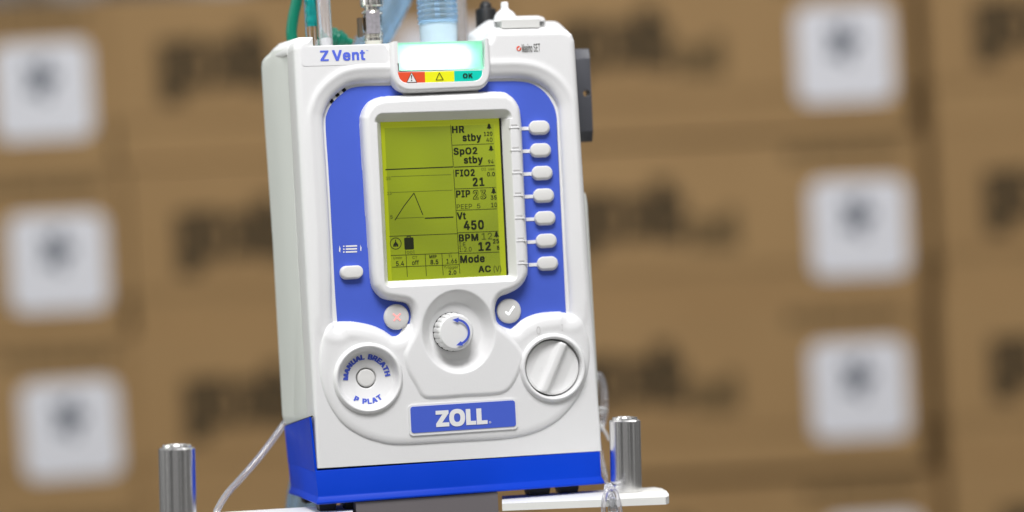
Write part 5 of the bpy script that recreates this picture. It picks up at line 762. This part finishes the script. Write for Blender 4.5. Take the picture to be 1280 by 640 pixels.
for a, b in (((514.4, 90.6), (508.5, 103)), ((508.5, 103), (521, 102.6)), ((521, 102.6), (514.4, 90.6))): i.line(xz(*a, yw2), xz(*b, yw2), .5*sc_, yw2)
i.poly([xz(513.7, 94, yw2), xz(515.2, 94, yw2), xz(514.9, 98.6, yw2), xz(514.2, 98.6, yw2)], yw2); i.poly([xz(513.9, 99.8, yw2), xz(515.3, 99.8, yw2), xz(515.3, 101.3, yw2), xz(513.9, 101.3, yw2)], yw2)
i.build('exclamation_mark', M['lcd_ink'], s1)
i = Ink()
for a, b in (((549.2, 90.8), (545, 100)), ((545, 100), (554.2, 99.6)), ((554.2, 99.6), (549.2, 90.8))): i.line(xz(*a, yw2), xz(*b, yw2), .8*sc_, yw2)
i.build('caution_triangle', M['lcd_ink2'], s2)
i = Ink(); pfit(i, 'OK', 578.6, 91.6, 590.8, 97.4, yw2, .03); i.build('ok_lettering', M['lcd_ink'], s3)

# ---- rear housing (lofted), with the moulded rear corner
def loft(rows, mat, name, parent, close_top=True, bev=.0012):
    bm = bmesh.new(); R = []
    for row in rows: R.append([bm.verts.new(p) for p in row])
    n = len(R[0])
    for a, b in zip(R[:-1], R[1:]):
        for k in range(n): bm.faces.new((a[k], a[(k+1) % n], b[(k+1) % n], b[k]))
    bm.faces.new(R[0][::-1]); bm.faces.new(R[-1])
    bmesh.ops.recalc_face_normals(bm, faces=bm.faces)
    if bev: bevel(bm, bev, 2, 12)
    return frombm(name, bm, mat, parent, angle=40)
def body_row(a, b, c_, r, dz=(0, 0, 0)):
    A = q(a[0], a[1], .0245); Bp = q(b[0], b[1], .070); Cp = q(c_[0], c_[1], .092); Rr = q(r[0], r[1], .0245)
    return [A, Bp, Cp, Vector((Cp.x+.012, .112, Cp.z)), Vector((Rr.x-.006, .112, Rr.z)), Vector((Rr.x, .09, Rr.z)), Rr]
rows = [body_row((391, 575), (382, 575), (370, 575), (748, 560)), body_row((390, 536), (376, 536), (363, 536), (747, 520)), body_row((388, 531), (370, 531), (357, 531), (747, 515)), body_row((387, 521), (366.8, 521), (352.7, 521), (748, 505)), body_row((371.2, 300), (353, 300), (340.5, 300), (733, 285)),
        body_row((364.2, 140), (343, 140), (329.6, 140), (722, 130)), body_row((360.5, 84), (339.4, 84), (326.6, 84), (718, 74)), body_row((359.6, 72), (338.8, 71), (327.4, 77), (717, 66)), body_row((358.5, 60), (340, 63), (332, 71), (716, 62))]
housing = loft(rows, M['white2'], 'rear_housing', vent, bev=.0009)
# raised side panel edge line
la = [q(361.5, 67, .0243), q(365, 140, .0243), q(372, 300, .0243), q(386, 515, .0243)]
frombm('side_seam', bm_tube([v+Vector((-.0002, .0012, 0)) for v in resample(catmull(la, 10), .004)], .0007, 8), M['white2'], housing)
# top shoulder left of the connector bay, and the taller right hand tower
def hull_block(name, pts, mat, parent, bev=.003):
    bm = bmesh.new()
    for p in pts: bm.verts.new(p)
    bmesh.ops.convex_hull(bm, input=bm.verts); bmesh.ops.dissolve_limit(bm, angle_limit=.02, verts=bm.verts, edges=bm.edges)
    bevel(bm, bev, 3, 15); return frombm(name, bm, mat, parent, angle=35)
pts = []
for y, prof in ((.021, ((358.6, 72), (359.2, 60), (364, 51.5), (374, 46.5), (391, 46.2), (391, 72))), (.090, ((338, 78), (332, 73), (340, 62.5), (349, 54.5), (365, 51), (380, 51), (391, 78)))):
    pts += [q(a, b, y) for a, b in prof]
hull_block('top_shoulder', pts, M['white'], housing, .002)
pts = []
for y, prof in ((.0225, ((601, 62), (603.5, 47), (612, 38), (640, 37), (700, 36), (714, 42), (717.5, 60))), (.060, ((583.5, 62), (583.6, 42.5), (609, 24.3), (682, 26), (697, 26), (702, 36), (712, 62)))):
    pts += [q(a, b, y) for a, b in prof]
hull_block('connector_tower', pts, M['white'], housing, .0022)
bm = bmesh.new()
c0, c1 = q(623, 29, .034), q(670, 27.5, .034)
bm_box(c0.x, c1.x, .024, .040, c0.z-.0048, c0.z+.0012, bm); bevel(bm, .0008, 2)
frombm('tower_slot_shade', bm, principled('slot_shade_grey', (0.52, 0.52, 0.50), .5), housing)  # grey bar in the recess under the lid: overhang shadow put in as colour
pts = []
for y in (.026, .058):
    pts += [q(a, b, y) for a, b in ((617, 27.6), (619, 22.5), (640, 20.6), (672, 19.6), (680, 22), (682, 26.6))]
cap = hull_block('port_cap', pts, M['white'], vent, .001)
c = q(631.5, 22, .045)
zt_ = q(631.5, 2.5, .045).z-c.z
frombm('cap_nipple', bm_lathe([(.0085, -.001), (.0083, .001), (.0065, .0036), (.0046, .0052), (.0032, .0062), (.0028, .0072), (.0027, zt_-.0008), (.0020, zt_)], (c.x, .045, c.z), 'Z', 32), M['white'], cap, angle=50)

# right hand bulge (latch) lower on the housing
pts = []
for y in (.030, .080):
    pts += [q(a, b, .030)+Vector((0, y-.03, 0)) for a, b in ((726, 240), (732.5, 240), (735, 254), (741, 345), (747.5, 470), (750.0, 545), (735, 546))]
hull_block('side_latch', pts, M['white2'], housing, .002)

# ---- blue boot under the housing
def bx_(px, py, y): return q(px, py, y)
zt = lambda x: np.interp(x, [q(398, 587, 0).x, q(751, 565.2, 0).x], [q(398, 587, 0).z, q(751, 565.2, 0).z])
FLx, FRx = q(396.8, 606, 0).x, q(751.2, 585, 0).x
zbl, zbr = q(399, 628.5, 0).z, q(751, 607, 0).z
zlow = (zbl+zbr)/2
zfl, zfr = zt(FLx), zt(FRx); ztop = (zfl+zfr)/2
CH = .0056
def boot_row(z, ins, fl):
    k = (z-zlow)/(q(387, 521, 0).z-zlow)
    x1 = q(398.6, 630, 0).x*(1-k)+q(387.0, 521, 0).x*k
    b_ = q(376, 631, .068).x*(1-k)+q(366, 527, .068).x*k; c_ = q(364.8, 632, .092).x*(1-k)+q(354.6, 533, .092).x*k
    xr = FRx-(.0000)*(k)
    return [Vector((x1+ins, -.0002+ins, z)), Vector((b_+ins, .068, z)), Vector((c_+ins, .092, z)), Vector((c_+.012+ins, .114-ins, z)), Vector((xr-.010-ins, .114-ins, z)), Vector((xr-ins, .092, z)), Vector((xr-ins, -.0002+ins, z))]
boot = loft([boot_row(zlow, -.0014, 0), boot_row(zlow+.0012, -.0020, 0), boot_row(zlow+CH, 0, 0), boot_row(ztop, 0, 0)], M['base'], 'protective_boot', vent, bev=.0007)
# the boot's taller left cheek
def cheek_pts(z, side):
    r = boot_row(z, 0, 0); return r
lo = boot_row(ztop-.001, 0, 0); zA, zB_, zC = q(387, 521.5, 0).z, q(366, 529, .068).z, q(354.8, 533, .092).z
hi = [boot_row(zA, 0, 0)[0], boot_row(zB_, 0, 0)[1], boot_row(zC, 0, 0)[2]]
bm = bmesh.new(); th = Vector((.0016, 0, 0)); V = []
for j in range(3):
    o1 = lo[j]+Vector((-.0001, .0012 if j == 0 else 0, 0)); o2 = hi[j]+Vector((-.0001, .0012 if j == 0 else 0, 0))
    V.append([bm.verts.new(o1), bm.verts.new(o2), bm.verts.new(o2+th), bm.verts.new(o1+th)])
for a, b in zip(V[:-1], V[1:]):
    for k in range(4): bm.faces.new((a[k], a[(k+1) % 4], b[(k+1) % 4], b[k]))
bm.faces.new(V[0]); bm.faces.new(V[-1][::-1])
frombm('boot_cheek', bm, M['base'], boot, angle=12)
sv = [hi[0]+Vector((.0018, .0006, .0004)), hi[1]+Vector((.0012, 0, .0005)), hi[2]+Vector((.0012, 0, .0004))]
frombm('boot_seam', bm_tube(sv, .0006, 8), M['void'], boot)
# feet
for (xa, xb, yb) in ((398.5, 417.5, 636.8), (431, 452, 633.8), (660, 684, 618.8), (698.5, 719.5, 616.2)):
    xc0, xc1 = q(xa, yb, .018).x, q(xb, yb, .018).x
    for y in (.012, .078):
        bm = bmesh.new(); e = .0012
        pts = [(xc0-e, y-e, zlow+.0005), (xc1+e, y-e, zlow+.0005), (xc1+e, y+.014+e, zlow+.0005), (xc0-e, y+.014+e, zlow+.0005), (xc0, y, TRAYZ), (xc1, y, TRAYZ), (xc1, y+.014, TRAYZ), (xc0, y+.014, TRAYZ)]
        for p in pts: bm.verts.new(p)
        bmesh.ops.convex_hull(bm, input=bm.verts); frombm('foot', bm, M['black'], vent, auto=False)

# ---- dark bracket on the right side
pts = []
yb0 = .035
for (a, b, y) in ((716, 61, .043), (736, 61, .043), (716, 73.5, yb0), (737.5, 73, yb0), (722, 164.5, yb0), (741.5, 163.5, yb0), (722, 178, .041), (740.5, 177, .041)):
    p = q(a, b, y); pts.append(p); pts.append(Vector((p.x, .0455 if y == yb0 else y+.0005, p.z)))
bm = bmesh.new()
for p in pts: bm.verts.new(p)
bmesh.ops.convex_hull(bm, input=bm.verts); bmesh.ops.dissolve_limit(bm, angle_limit=.03, verts=bm.verts, edges=bm.edges)
bevel(bm, .0006, 2, 15)
br = frombm('side_bracket', bm, M['dkgrey'], vent, angle=30)
c = q(733.3, 116.6, yb0)
cut = frombm('cutter', bm_lathe([(.0027, -.06), (.0027, .06)], (c.x, yb0, c.z), 'Y', 40), None, None, auto=False)
md = br.modifiers.new('hole', 'BOOLEAN'); md.object = cut; md.operation = 'DIFFERENCE'; md.solver = 'EXACT'
cut.parent = None; br_loc = br.location.copy(); br.location = (0, 0, 0); br.parent = None
bpy.context.view_layer.update()
nm_ = bpy.data.meshes.new_from_object(br.evaluated_get(bpy.context.evaluated_depsgraph_get()))
br.modifiers.clear(); br.data = nm_; br.parent = vent; br.location = br_loc
bpy.data.objects.remove(cut)

# ================================================================== HOSES AND CABLES ABOVE
# green oxygen hose with its barbed end
hose = thing('oxygen_hose', 'dark green rubber hose curving up behind the left shoulder, with a ribbed end', 'hose', q(363, 50, .085))
p = resample(catmull([q(412, -190, .085), q(386, -100, .085), q(374, -30, .085), q(371, 0, .085), q(366.5, 22, .085), q(364.5, 45, .085), q(372, 66, .085), q(388, 66, .085), q(402, 52, .082), q(412, 47.5, .080)], 14), .0025)
frombm('tube', bm_tube(p, .0042, 24), M['green'], hose, angle=60)
c = q(412, 46.5, .080); tip = q(440, 53, .080); dv = (tip-c); Lh = dv.length; dv.normalize()
prof = [(0, .0045), (.04, .0078), (.16, .0080), (.24, .0078), (.27, .0062), (.36, .0064), (.40, .0074), (.52, .0066), (.56, .0060), (.72, .0048), (.78, .0030), (1.0, .0026)]
pth = [c+dv*(Lh*t) for t, _ in prof]
cum = {}; 
bm = bm_tube(pth, lambda s: float(np.interp(s/Lh, [t for t, _ in prof], [r for _, r in prof])), 32)
frombm('barbed_end', bm, M['green'], hose, angle=30)
# clear sample tubes
ct = thing('gas_sample_tube', 'clear tube with a teal insert, beside the green hose', 'tube', q(388, 50, .060))
frombm('sleeve', bm_tube(resample([q(380, -190, .060), q(386.5, -30, .060), q(387.3, 0, .060), q(390.5, 60, .060)], .003), .0047, 24), M['clear'], ct, angle=60)
frombm('insert', bm_tube(resample([q(380.7, -190, .060), q(387.2, -30, .060), q(388.2, 0, .060), q(390.0, 34, .060)], .0022), lambda s: .0035+.0004*math.sin(s*900), 20), M['tealtube'], ct, angle=60)
ct2 = thing('clear_tube', 'clear tube pushed onto a white spigot, left of the name lettering', 'tube', q(406, 56, .050))
frombm('sleeve', bm_tube(resample([q(398, -190, .050), q(403.5, -30, .050), q(404.4, 0, .050), q(408, 60, .050)], .003), .0050, 24), M['frost'], ct2, angle=60)
frombm('spigot', bm_lathe([(.0030, -.012), (.0030, .0035), (.0024, .0045)], q(408, 55, .050), 'Z', 24), M['whiteink'], ct2)
# metal quick connector
mc = thing('metal_coupling', 'shiny metal gas coupling with a hex nut, standing up behind the name lettering', 'coupling', q(467, 56, .050))
cb = q(467.2, 56, .050); up = (q(464.2, 0, .050)-cb); Lm = up.length; upn = up.normalized()
def along(prof, name, mat, n=32, ang=30):
    bm = bmesh.new(); bm_tube([cb+upn*(Lm*t) for t, _ in prof], lambda s: float(np.interp(s+1e-7, np.array([(t-prof[0][0])*Lm for t, _ in prof]), [r for _, r in prof])), n, bm)
    return frombm(name, bm, mat, mc, angle=ang)
along([(-.2, .0064), (.06, .0066), (.08, .0070), (.15, .0070), (.17, .0064), (.20, .0064)], 'neck', M['chrome'])
along([(.20, .0066), (.21, .0072), (.27, .0073), (.29, .0066), (.34, .0064)], 'lower_ring', M['chrome'])
along([(.33, .0066), (.345, .0070), (.65, .0071), (.66, .0066)], 'hex_body', M['chrome'], 6, 20)
along([(.66, .0060), (.70, .0080), (.74, .0074), (.77, .0058), (.84, .0058), (.86, .0072)], 'collar', M['chrome'])
along([(.85, .0078), (.87, .0086), (1.04, .0086), (1.10, .0080), (1.4, .0080)], 'upper_nut', M['chrome'])
bm = bm_box(-.0052, .0052, -.0006, 0, -.0085, .0085); lc = cb+upn*(Lm*.49)
bmesh.ops.translate(bm, verts=bm.verts, vec=lc+Vector((-.001, -.0068, 0))); frombm('grey_sleeve', bm, principled('grey_label', (.25, .23, .25), .5, var=.5, vscale=400), mc, auto=False)
pb = q(450.3, 34, .052); bm = bm_box(pb.x-.0015, pb.x+.0015, .050, .056, q(450, 46, .05).z, q(450, 22, .05).z); bevel(bm, .0008, 2)
frombm('release_lever', bm, principled('bronze_clip', (.10, .075, .05), .4), mc)
# blue corrugated hoses
def corr(path, r, pitch, amp): 
    return bm_tube(resample(path, pitch/8), lambda s: r+amp*math.sin(2*math.pi*s/pitch), 40)
bh = thing('breathing_hose', 'slanting blue translucent corrugated hose passing behind the metal coupling and down past the boot', 'hose', q(460, 50, .15))
frombm('corrugated_tube', corr(catmull([q(590, -230, .150), q(545, -130, .150), q(512, -50, .150), q(497, -8, .150), q(478, 30, .150), q(458, 66, .150), q(432, 130, .155), q(415, 300, .165), q(405, 480, .160), q(391, 560, .150), q(382.5, 600, .148), q(377, 640, .145), q(374, 720, .14)], 16), .0125, .0034, .0006), M['bluehose'], bh, angle=60)
bh2 = thing('breathing_hose', 'upright blue translucent corrugated hose with a pale cuff, above the alarm light', 'hose', q(549, 52, .060))
frombm('corrugated_tube', corr([q(530, -220, .06), q(541, -60, .06), q(545.2, -10, .06), q(546.5, 8, .06), q(547.8, 29, .06)], .0150, .0040, .0006), M['bluehose'], bh2, angle=60)
p0, p1 = q(547.6, 27, .06), q(549.2, 62, .06)
frombm('cuff', bm_tube([p0, p0.lerp(p1, .03), p0.lerp(p1, .08), p0.lerp(p1, .6), p1], lambda s: float(np.interp(s, [0, .0006, .0016, .02], [.0132, .0140, .0143, .0137])), 40), M['bluecuff'], bh2, angle=40)
frombm('inner_pipe', bm_tube([q(548.6, 29, .06), q(549.4, 62, .06)], .0106, 32), M['bluecuff'], bh2, angle=40)
pt = bpy.data.objects.new('pale_tube', None)
ptm = frombm('pale_tube', bm_tube(resample([q(566, -210, .12), q(573, -40, .12), q(575.5, 0, .12), q(578.5, 60, .12)], .004), .0042, 20), M['frost'], None, angle=60)
tag(ptm, 'pale clear tube just right of the upright blue hose', 'tube'); bpy.data.objects.remove(pt)
# black plug
bp = thing('black_plug', 'black round plug with a pointed tip behind the white tower', 'plug', q(608, 40, .075))
cb2 = q(608.8, 46, .075); zz = lambda y: q(608, y, .075).z-cb2.z
frombm('plug_body', bm_lathe([(.0080, -.01), (.0080, zz(14)), (.0076, zz(12)), (.0066, zz(11)), (.0052, zz(10.6)), (.0045, zz(10.4))], cb2, 'Z', 40), M['black'], bp, angle=30)
frombm('plug_tip', bm_lathe([(.0048, zz(11)), (.0044, zz(6)), (.0030, zz(2.5)), (.0016, zz(1.2))], cb2, 'Z', 32), M['black'], bp, angle=50)

# ---- clear lines low down
lt = frombm('clear_line', bm_tube(resample(catmull([q(372, 506, .105), q(354.5, 531, .098), q(325, 570.5, .09), q(297, 602.5, .08), q(284, 617, .07), q(271.5, 638, .06), q(262, 670, .05)], 12), .004), .0025, 20), M['vinyl'], None, angle=60)
tag(lt, 'thin clear plastic line sloping down left of the blue boot', 'tube')
cl = thing('coiled_line', 'coil of thin clear line with a cable tie at the right edge of the ventilator', 'tube', q(750, 520, .07))
for k, (dx, r) in enumerate(((0, 1.0), (-2.5, .9), (-5, .97))):
    pts = [q(748+(9.5+dx)*math.cos(a)*1.0, 503+36*r*math.sin(a), .075+.004*k+.01*math.cos(a)) for a in [2*math.pi*j/10 for j in range(10)]]
    frombm('loop', bm_tube(resample(catmull(pts, 8, True)+[pts[0]], .002), .0016, 14), M['frost'], cl, angle=60)
frombm('cable_tie', bm_tube(resample(catmull([q(744, 512, .066), q(751, 510, .060), q(758.5, 513, .066), q(756, 516, .080), q(747, 515.5, .085)], 8), .0015), .0011, 10), M['whiteink'], cl, angle=60)
frombm('tie_tail', bm_tube([q(749, 529, .066), q(753, 534, .062), q(758, 543, .060), q(761.5, 550.5, .06)], .0010, 10), M['whiteink'], cl, angle=60)
frombm('tie_head', bm_lathe([(.0016, -.0016), (.0020, -.0012), (.0020, .0012), (.0016, .0016)], q(751.5, 532.5, .064), 'Z', 16), M['whiteink'], cl)
rl = thing('drain_line', 'clear plastic line with a bulky clear fitting hanging at the right end of the boot', 'tube', q(760, 620, .05))
yf = qz(765, 624, TRAYZ).y-.006
frombm('tube', bm_tube(resample(catmull([q(745, 545, .085), q(751, 570, .07), q(755, 588, .04), q(758, 602, .015), q(762, 616, yf), q(768, 640, yf)], 10), .003), .0021, 16), M['frost'], rl, angle=60)
frombm('fitting', bm_tube(resample(catmull([q(760, 606, yf+.004), q(763, 618, yf), q(766, 634, yf), q(768, 660, yf)], 10), .0012), lambda s: .0029+.0010*math.sin(s*420)**2, 20), M['clear'], rl, angle=60)
frombm('fitting_loop', bm_tube(resample(catmull([q(754, 645, yf-.004), q(755, 625, yf-.006), q(760, 612, yf-.004), q(768, 613, yf-.004), q(773, 626, yf-.005), q(777, 650, yf-.004)], 10), .002), .0017, 16), M['vinyl'], rl, angle=60)

# ================================================================== STAND
st = thing('equipment_stand', 'white equipment stand tray with a grey mount under the ventilator', 'stand', (0.02, .06, TRAYZ-.40))
TH = .0052
def arm(pts, name):
    P3 = [qz(a, b, TRAYZ) for a, b in pts]
    bm = bmesh.new(); t = [bm.verts.new(p) for p in P3]; b = [bm.verts.new(p-Vector((0, 0, TH))) for p in P3]
    bm.faces.new(t); bm.faces.new(b[::-1]); n = len(t)
    for i_ in range(n): bm.faces.new((t[i_], b[i_], b[(i_+1) % n], t[(i_+1) % n]))
    bevel(bm, .0011, 3, 25); return frombm(name, bm, M['stand'], st, angle=30)
arm([(627.5, 629.5), (627.5, 619.8), (818, 609.0), (827, 610.4), (833, 613.5), (836, 617.5), (836, 620), (832, 621.5)], 'tray_arm')
arm([(441, 639.8), (441, 630.2), (276, 640.3), (170, 646.8), (150, 650), (160, 656)], 'tray_arm')
pl_ = [qz(441, 637, TRAYZ), qz(627.5, 626.5, TRAYZ)]
ym0 = min(p.y for p in pl_)
bm = bm_box(pl_[0].x+.001, pl_[1].x-.0005, ym0+.010, ym0+.075, TRAYZ-.16, zlow-.0004); bevel(bm, .003, 3); frombm('grey_mount', bm, M['mount'], st)
bm = bm_lathe([(.024, -.40), (.024, -.14)], (0, ym0+.04, TRAYZ), 'Z', 40); frombm('column', bm, M['stand'], st)
bm = bm_box(-.24, .24, ym0-.14, ym0+.26, TRAYZ-.40, TRAYZ-.37); bevel(bm, .008, 3); frombm('foot_plate', bm, M['stand'], st)
pc = qz(223, 657, TRAYZ); pa = qz(223, 645, TRAYZ)
bm = bm_box(pc.x-.022, pc.x+.022, pc.y-.022, pa.y-.004, TRAYZ-TH, TRAYZ-.0001); bevel(bm, .0011, 3, 25); frombm('post_bracket', bm, M['stand'], st)
def post(px, pyb, pyt, rpx, nm, lab):
    c = qz(px, pyb, TRAYZ); dist = (c-cpos).dot(cf); r = rpx*dist/F
    top = (pyb-pyt)*dist/F
    t = thing('steel_post', lab, 'post', c, 'steel posts on the tray')
    lean = Matrix.Rotation(math.radians(1.6), 4, 'Y')
    prof = [(r-.0006, 0), (r, .0006), (r, top-.0010), (r-.0010, top), (r*.80, top), (r*.79, top+.0014), (r*.76, top+.0020), (r*.58, top+.0020), (r*.54, top+.0014), (r*.53, top-.02), (.0005, top-.0205)]
    bm = bm_lathe(prof, (0, 0, 0), 'Z', 72)
    bmesh.ops.transform(bm, matrix=lean, verts=bm.verts)
    o = frombm('post_body', bm, M['steel'], None, angle=30); o.parent = t
    return t
post(223, 657, 559, 23, 0, 'steel post at the left end of the tray, nearest the camera')
post(783, 614.5, 524.5, 19.8, 0, 'steel post at the right end of the tray, beside the coiled line')

# ================================================================== BACKGROUND STACKS OF BOXES
ZB = 3.62; PPM = F/ZB
fw = Vector((math.sin(YAW), math.cos(YAW), 0)); rt = Vector((math.cos(YAW), -math.sin(YAW), 0))
BW, BH, BD = .600, .2535, .40
def wall_pt(px, py, dd=ZB):
    d = ray(px, py); t = dd/d.dot(cf); return cpos+d*t
def make_box(label):
    t = thing('cardboard_box', label, 'box', (0, 0, 0), 'stacked cardboard boxes')
    bm = bm_box(-BW/2+.004, BW/2-.004, .004, BD-.004, 0, BH-.004); bevel(bm, .003, 2)
    bd = frombm('tray', bm, M['card'], None); bd.parent = t
    bm = bm_box(-BW/2, BW/2, 0, BD, .062, BH-.0012); bevel(bm, .004, 3)
    ld = frombm('lid', bm, M['card'], None); ld.parent = t
    # shipping label at the right end
    lw = .145; lx = BW/2-.028-lw/2; lz = .115
    o = frombm('shipping_label', bm_prism(rrect(lx, lz, lw, lw, .020, 5), -.0006, .0005), M['label'], None, auto=False); o.parent = t
    k = Ink()
    k.poly([(lx-.002+.025*math.cos(a)*(.35+.65*abs(math.cos(2.5*a))), lz+.018+.034*math.sin(a)*(.4+.6*abs(math.cos(2.5*a)))) for a in [2*math.pi*j/40 for j in range(40)]], -.0012)
    e = k.build('label_emblem', M['labelink'], None); e.parent = o
    # the print on the cartons is out of focus and cannot be read: marks of the same size, weight and spacing
    k = Ink(); x0 = -BW/2+.072
    for n_, (xa, xb, za, zb_) in enumerate(((0, .035, .086, .182), (.026, .068, .156, .184), (.044, .070, .112, .170), (.026, .066, .106, .128), (.074, .092, .156, .180), (.074, .092, .106, .130), (.086, .116, .110, .180), (.120, .152, .104, .200), (.146, .168, .138, .176), (.148, .170, .102, .130))):
        k.poly(rrect(x0+(xa+xb)/2, (za+zb_)/2, xb-xa, zb_-za, .006, 3), -.0006-.00008*n_)
    e = k.build('printed_mark', M['boxink'], None); e.parent = ld
    k = Ink()
    for n_, (xa, xb, za, zb_) in enumerate(((.176, .198, .092, .142), (.200, .224, .090, .138), (.226, .248, .090, .152))):
        k.poly(rrect(x0+(xa+xb)/2, (za+zb_)/2, xb-xa, zb_-za, .006, 3), -.0006-.00008*n_)
    e = k.build('pale_mark', M['boxink2'], None); e.parent = ld
    k = Ink(); xx = lx-.105
    for n_, wd in enumerate((.022, .012, .030, .018, .026, .014, .020)):
        k.poly(rrect(xx+wd/2, BH-.027, wd, .022, .004, 3), -.0006); xx += wd+.005
    e = k.build('small_mark', M['boxink2'], None); e.parent = ld
    return t
def copy_thing(o, parent=None):
    c = o.copy(); COL.objects.link(c)
    if parent is not None: c.parent = parent
    for ch in [x for x in bpy.data.objects if x.parent == o]: copy_thing(ch, c)
    return c
protob = None
rowsn = ['top', 'second', 'third', 'bottom']
cols = [(('leftmost stack', -90), 0), (('stack just left of the ventilator', 413), 1), (('stack just right of the ventilator', 919), 2), (('rightmost stack', 1428), 3)]
# row bases measured on the wall below the middle of the picture
zbase = [wall_pt(900, y).z for y in (166, 381, 591, 806)]
zground = zbase[3]
for (nm, pxc), ci in cols:
    for ri in range(4):
        lab = f'cardboard box with a white label, {rowsn[ri]} one in the {nm}'
        if protob is None: protob = make_box(lab); b = protob; first = True
        else: b = copy_thing(protob); b['label'] = lab
        dx, dz = {(2, 0): (-5, 0), (2, 1): (-6, -.006), (2, 2): (-24, .003), (2, 3): (-20, -.009), (3, 0): (4, 0), (3, 2): (-12, .004), (3, 3): (-18, .004), (0, 1): (0, -.002), (0, 2): (0, -.004), (1, 1): (3, -.003), (1, 2): (-4, 0)}.get((ci, ri), (0, 0))
        p = wall_pt(pxc + (ri-1.5)*8.5 + dx, 320)
        z = zbase[3] + BH*(3-ri) + dz
        for ch in [c for c in bpy.data.objects if c.parent == b and c.name.startswith('shipping_label')]:
            ch.rotation_euler = (0, math.radians(random.uniform(-1.3, 1.3)), 0)
        b.location = (p.x, p.y, z) ; b.location += fw*random.uniform(-.004, .004) + rt*random.uniform(-.0012, .0012)
        b.rotation_euler = (0, 0, -YAW + math.radians(random.uniform(-.6, .6)) + (math.radians(1.0) if ci == 3 else 0))
# floor under everything
fl = mesh('floor', [(-6, -4, 0), (6, -4, 0), (6, 8, 0), (-6, 8, 0)], [(0, 1, 2, 3)], M['floor']); fl.location = (0, 0, min(zground, TRAYZ-.40)-.0005); fl['kind'] = 'structure'

# ================================================================== LIGHT
w = bpy.data.worlds.new('World'); scene.world = w; w.use_nodes = True
wt = w.node_tree; bg = wt.nodes['Background']; bg.inputs['Strength'].default_value = 0.29
# the hall around: darker floor, pale ceiling, with upright noise bands added for reflections in the steel
tc = wt.nodes.new('ShaderNodeTexCoord'); mp = wt.nodes.new('ShaderNodeMapping'); mp.inputs['Scale'].default_value = (3.2, 3.2, .35)
nz = wt.nodes.new('ShaderNodeTexNoise'); nz.inputs['Scale'].default_value = 1.6; nz.inputs['Detail'].default_value = 4; nz.inputs['Roughness'].default_value = .65
rp = wt.nodes.new('ShaderNodeValToRGB'); e = rp.color_ramp.elements
e[0].position = .46; e[0].color = (.07, .07, .075, 1); e[1].position = .60; e[1].color = (3.3, 3.32, 3.35, 1)
sp = wt.nodes.new('ShaderNodeSeparateXYZ'); r2 = wt.nodes.new('ShaderNodeValToRGB'); e2 = r2.color_ramp.elements
e2[0].position = .42; e2[0].color = (.30, .29, .28, 1); e2[1].position = .62; e2[1].color = (1.25, 1.25, 1.25, 1)
mr = wt.nodes.new('ShaderNodeMapRange'); mr.inputs['From Min'].default_value = -1; mr.inputs['From Max'].default_value = 1
mu = wt.nodes.new('ShaderNodeMix'); mu.data_type = 'RGBA'; mu.blend_type = 'MULTIPLY'; mu.inputs[0].default_value = 1
L = wt.links.new
L(tc.outputs['Generated'], mp.inputs['Vector']); L(mp.outputs['Vector'], nz.inputs['Vector']); L(nz.outputs['Fac'], rp.inputs['Fac'])
L(tc.outputs['Generated'], sp.inputs['Vector']); L(sp.outputs['Z'], mr.inputs['Value']); L(mr.outputs['Result'], r2.inputs['Fac'])
L(rp.outputs['Color'], mu.inputs[6]); L(r2.outputs['Color'], mu.inputs[7]); L(mu.outputs[2], bg.inputs['Color'])
def lamp(name, loc, target, sx_, sy_, power, col=(1, 1, 1)):
    l = bpy.data.lights.new(name, 'AREA'); l.shape = 'RECTANGLE'; l.size = sx_; l.size_y = sy_; l.energy = power; l.color = col
    o = bpy.data.objects.new(name, l); COL.objects.link(o); o.location = loc
    o.rotation_euler = (Vector(target)-Vector(loc)).to_track_quat('-Z', 'Y').to_euler(); return o
lamp('ceiling_light', (-0.25, -1.0, 1.5), (0, 0, 0), 0.85, .65, 41, (1, .99, 1))  # key lamp added overhead, kept close so the boxes receive less
lamp('ceiling_light', (1.5, 0.3, 2.0), (0, 0.2, 0), .4, 1.6, 14, (1, .985, .96))  # overhead hall strip, out of view, giving bands in the steel
lamp('ceiling_light', (-1.9, 0.1, 1.0), (0, 0.05, -.05), .5, 1.5, 12, (.93, 1, .90))  # greenish source at the left, out of view, filling the side
lamp('ceiling_light', (0.7, 2.95, .95), (0.75, 3.55, .15), 3.4, .25, 6.5, (1, .96, .90))  # lamp added just above view so the boxes darken downwards

scene.view_settings.view_transform = 'Standard'; scene.view_settings.look = 'None'; scene.view_settings.exposure = 0.0; scene.view_settings.gamma = 1.0
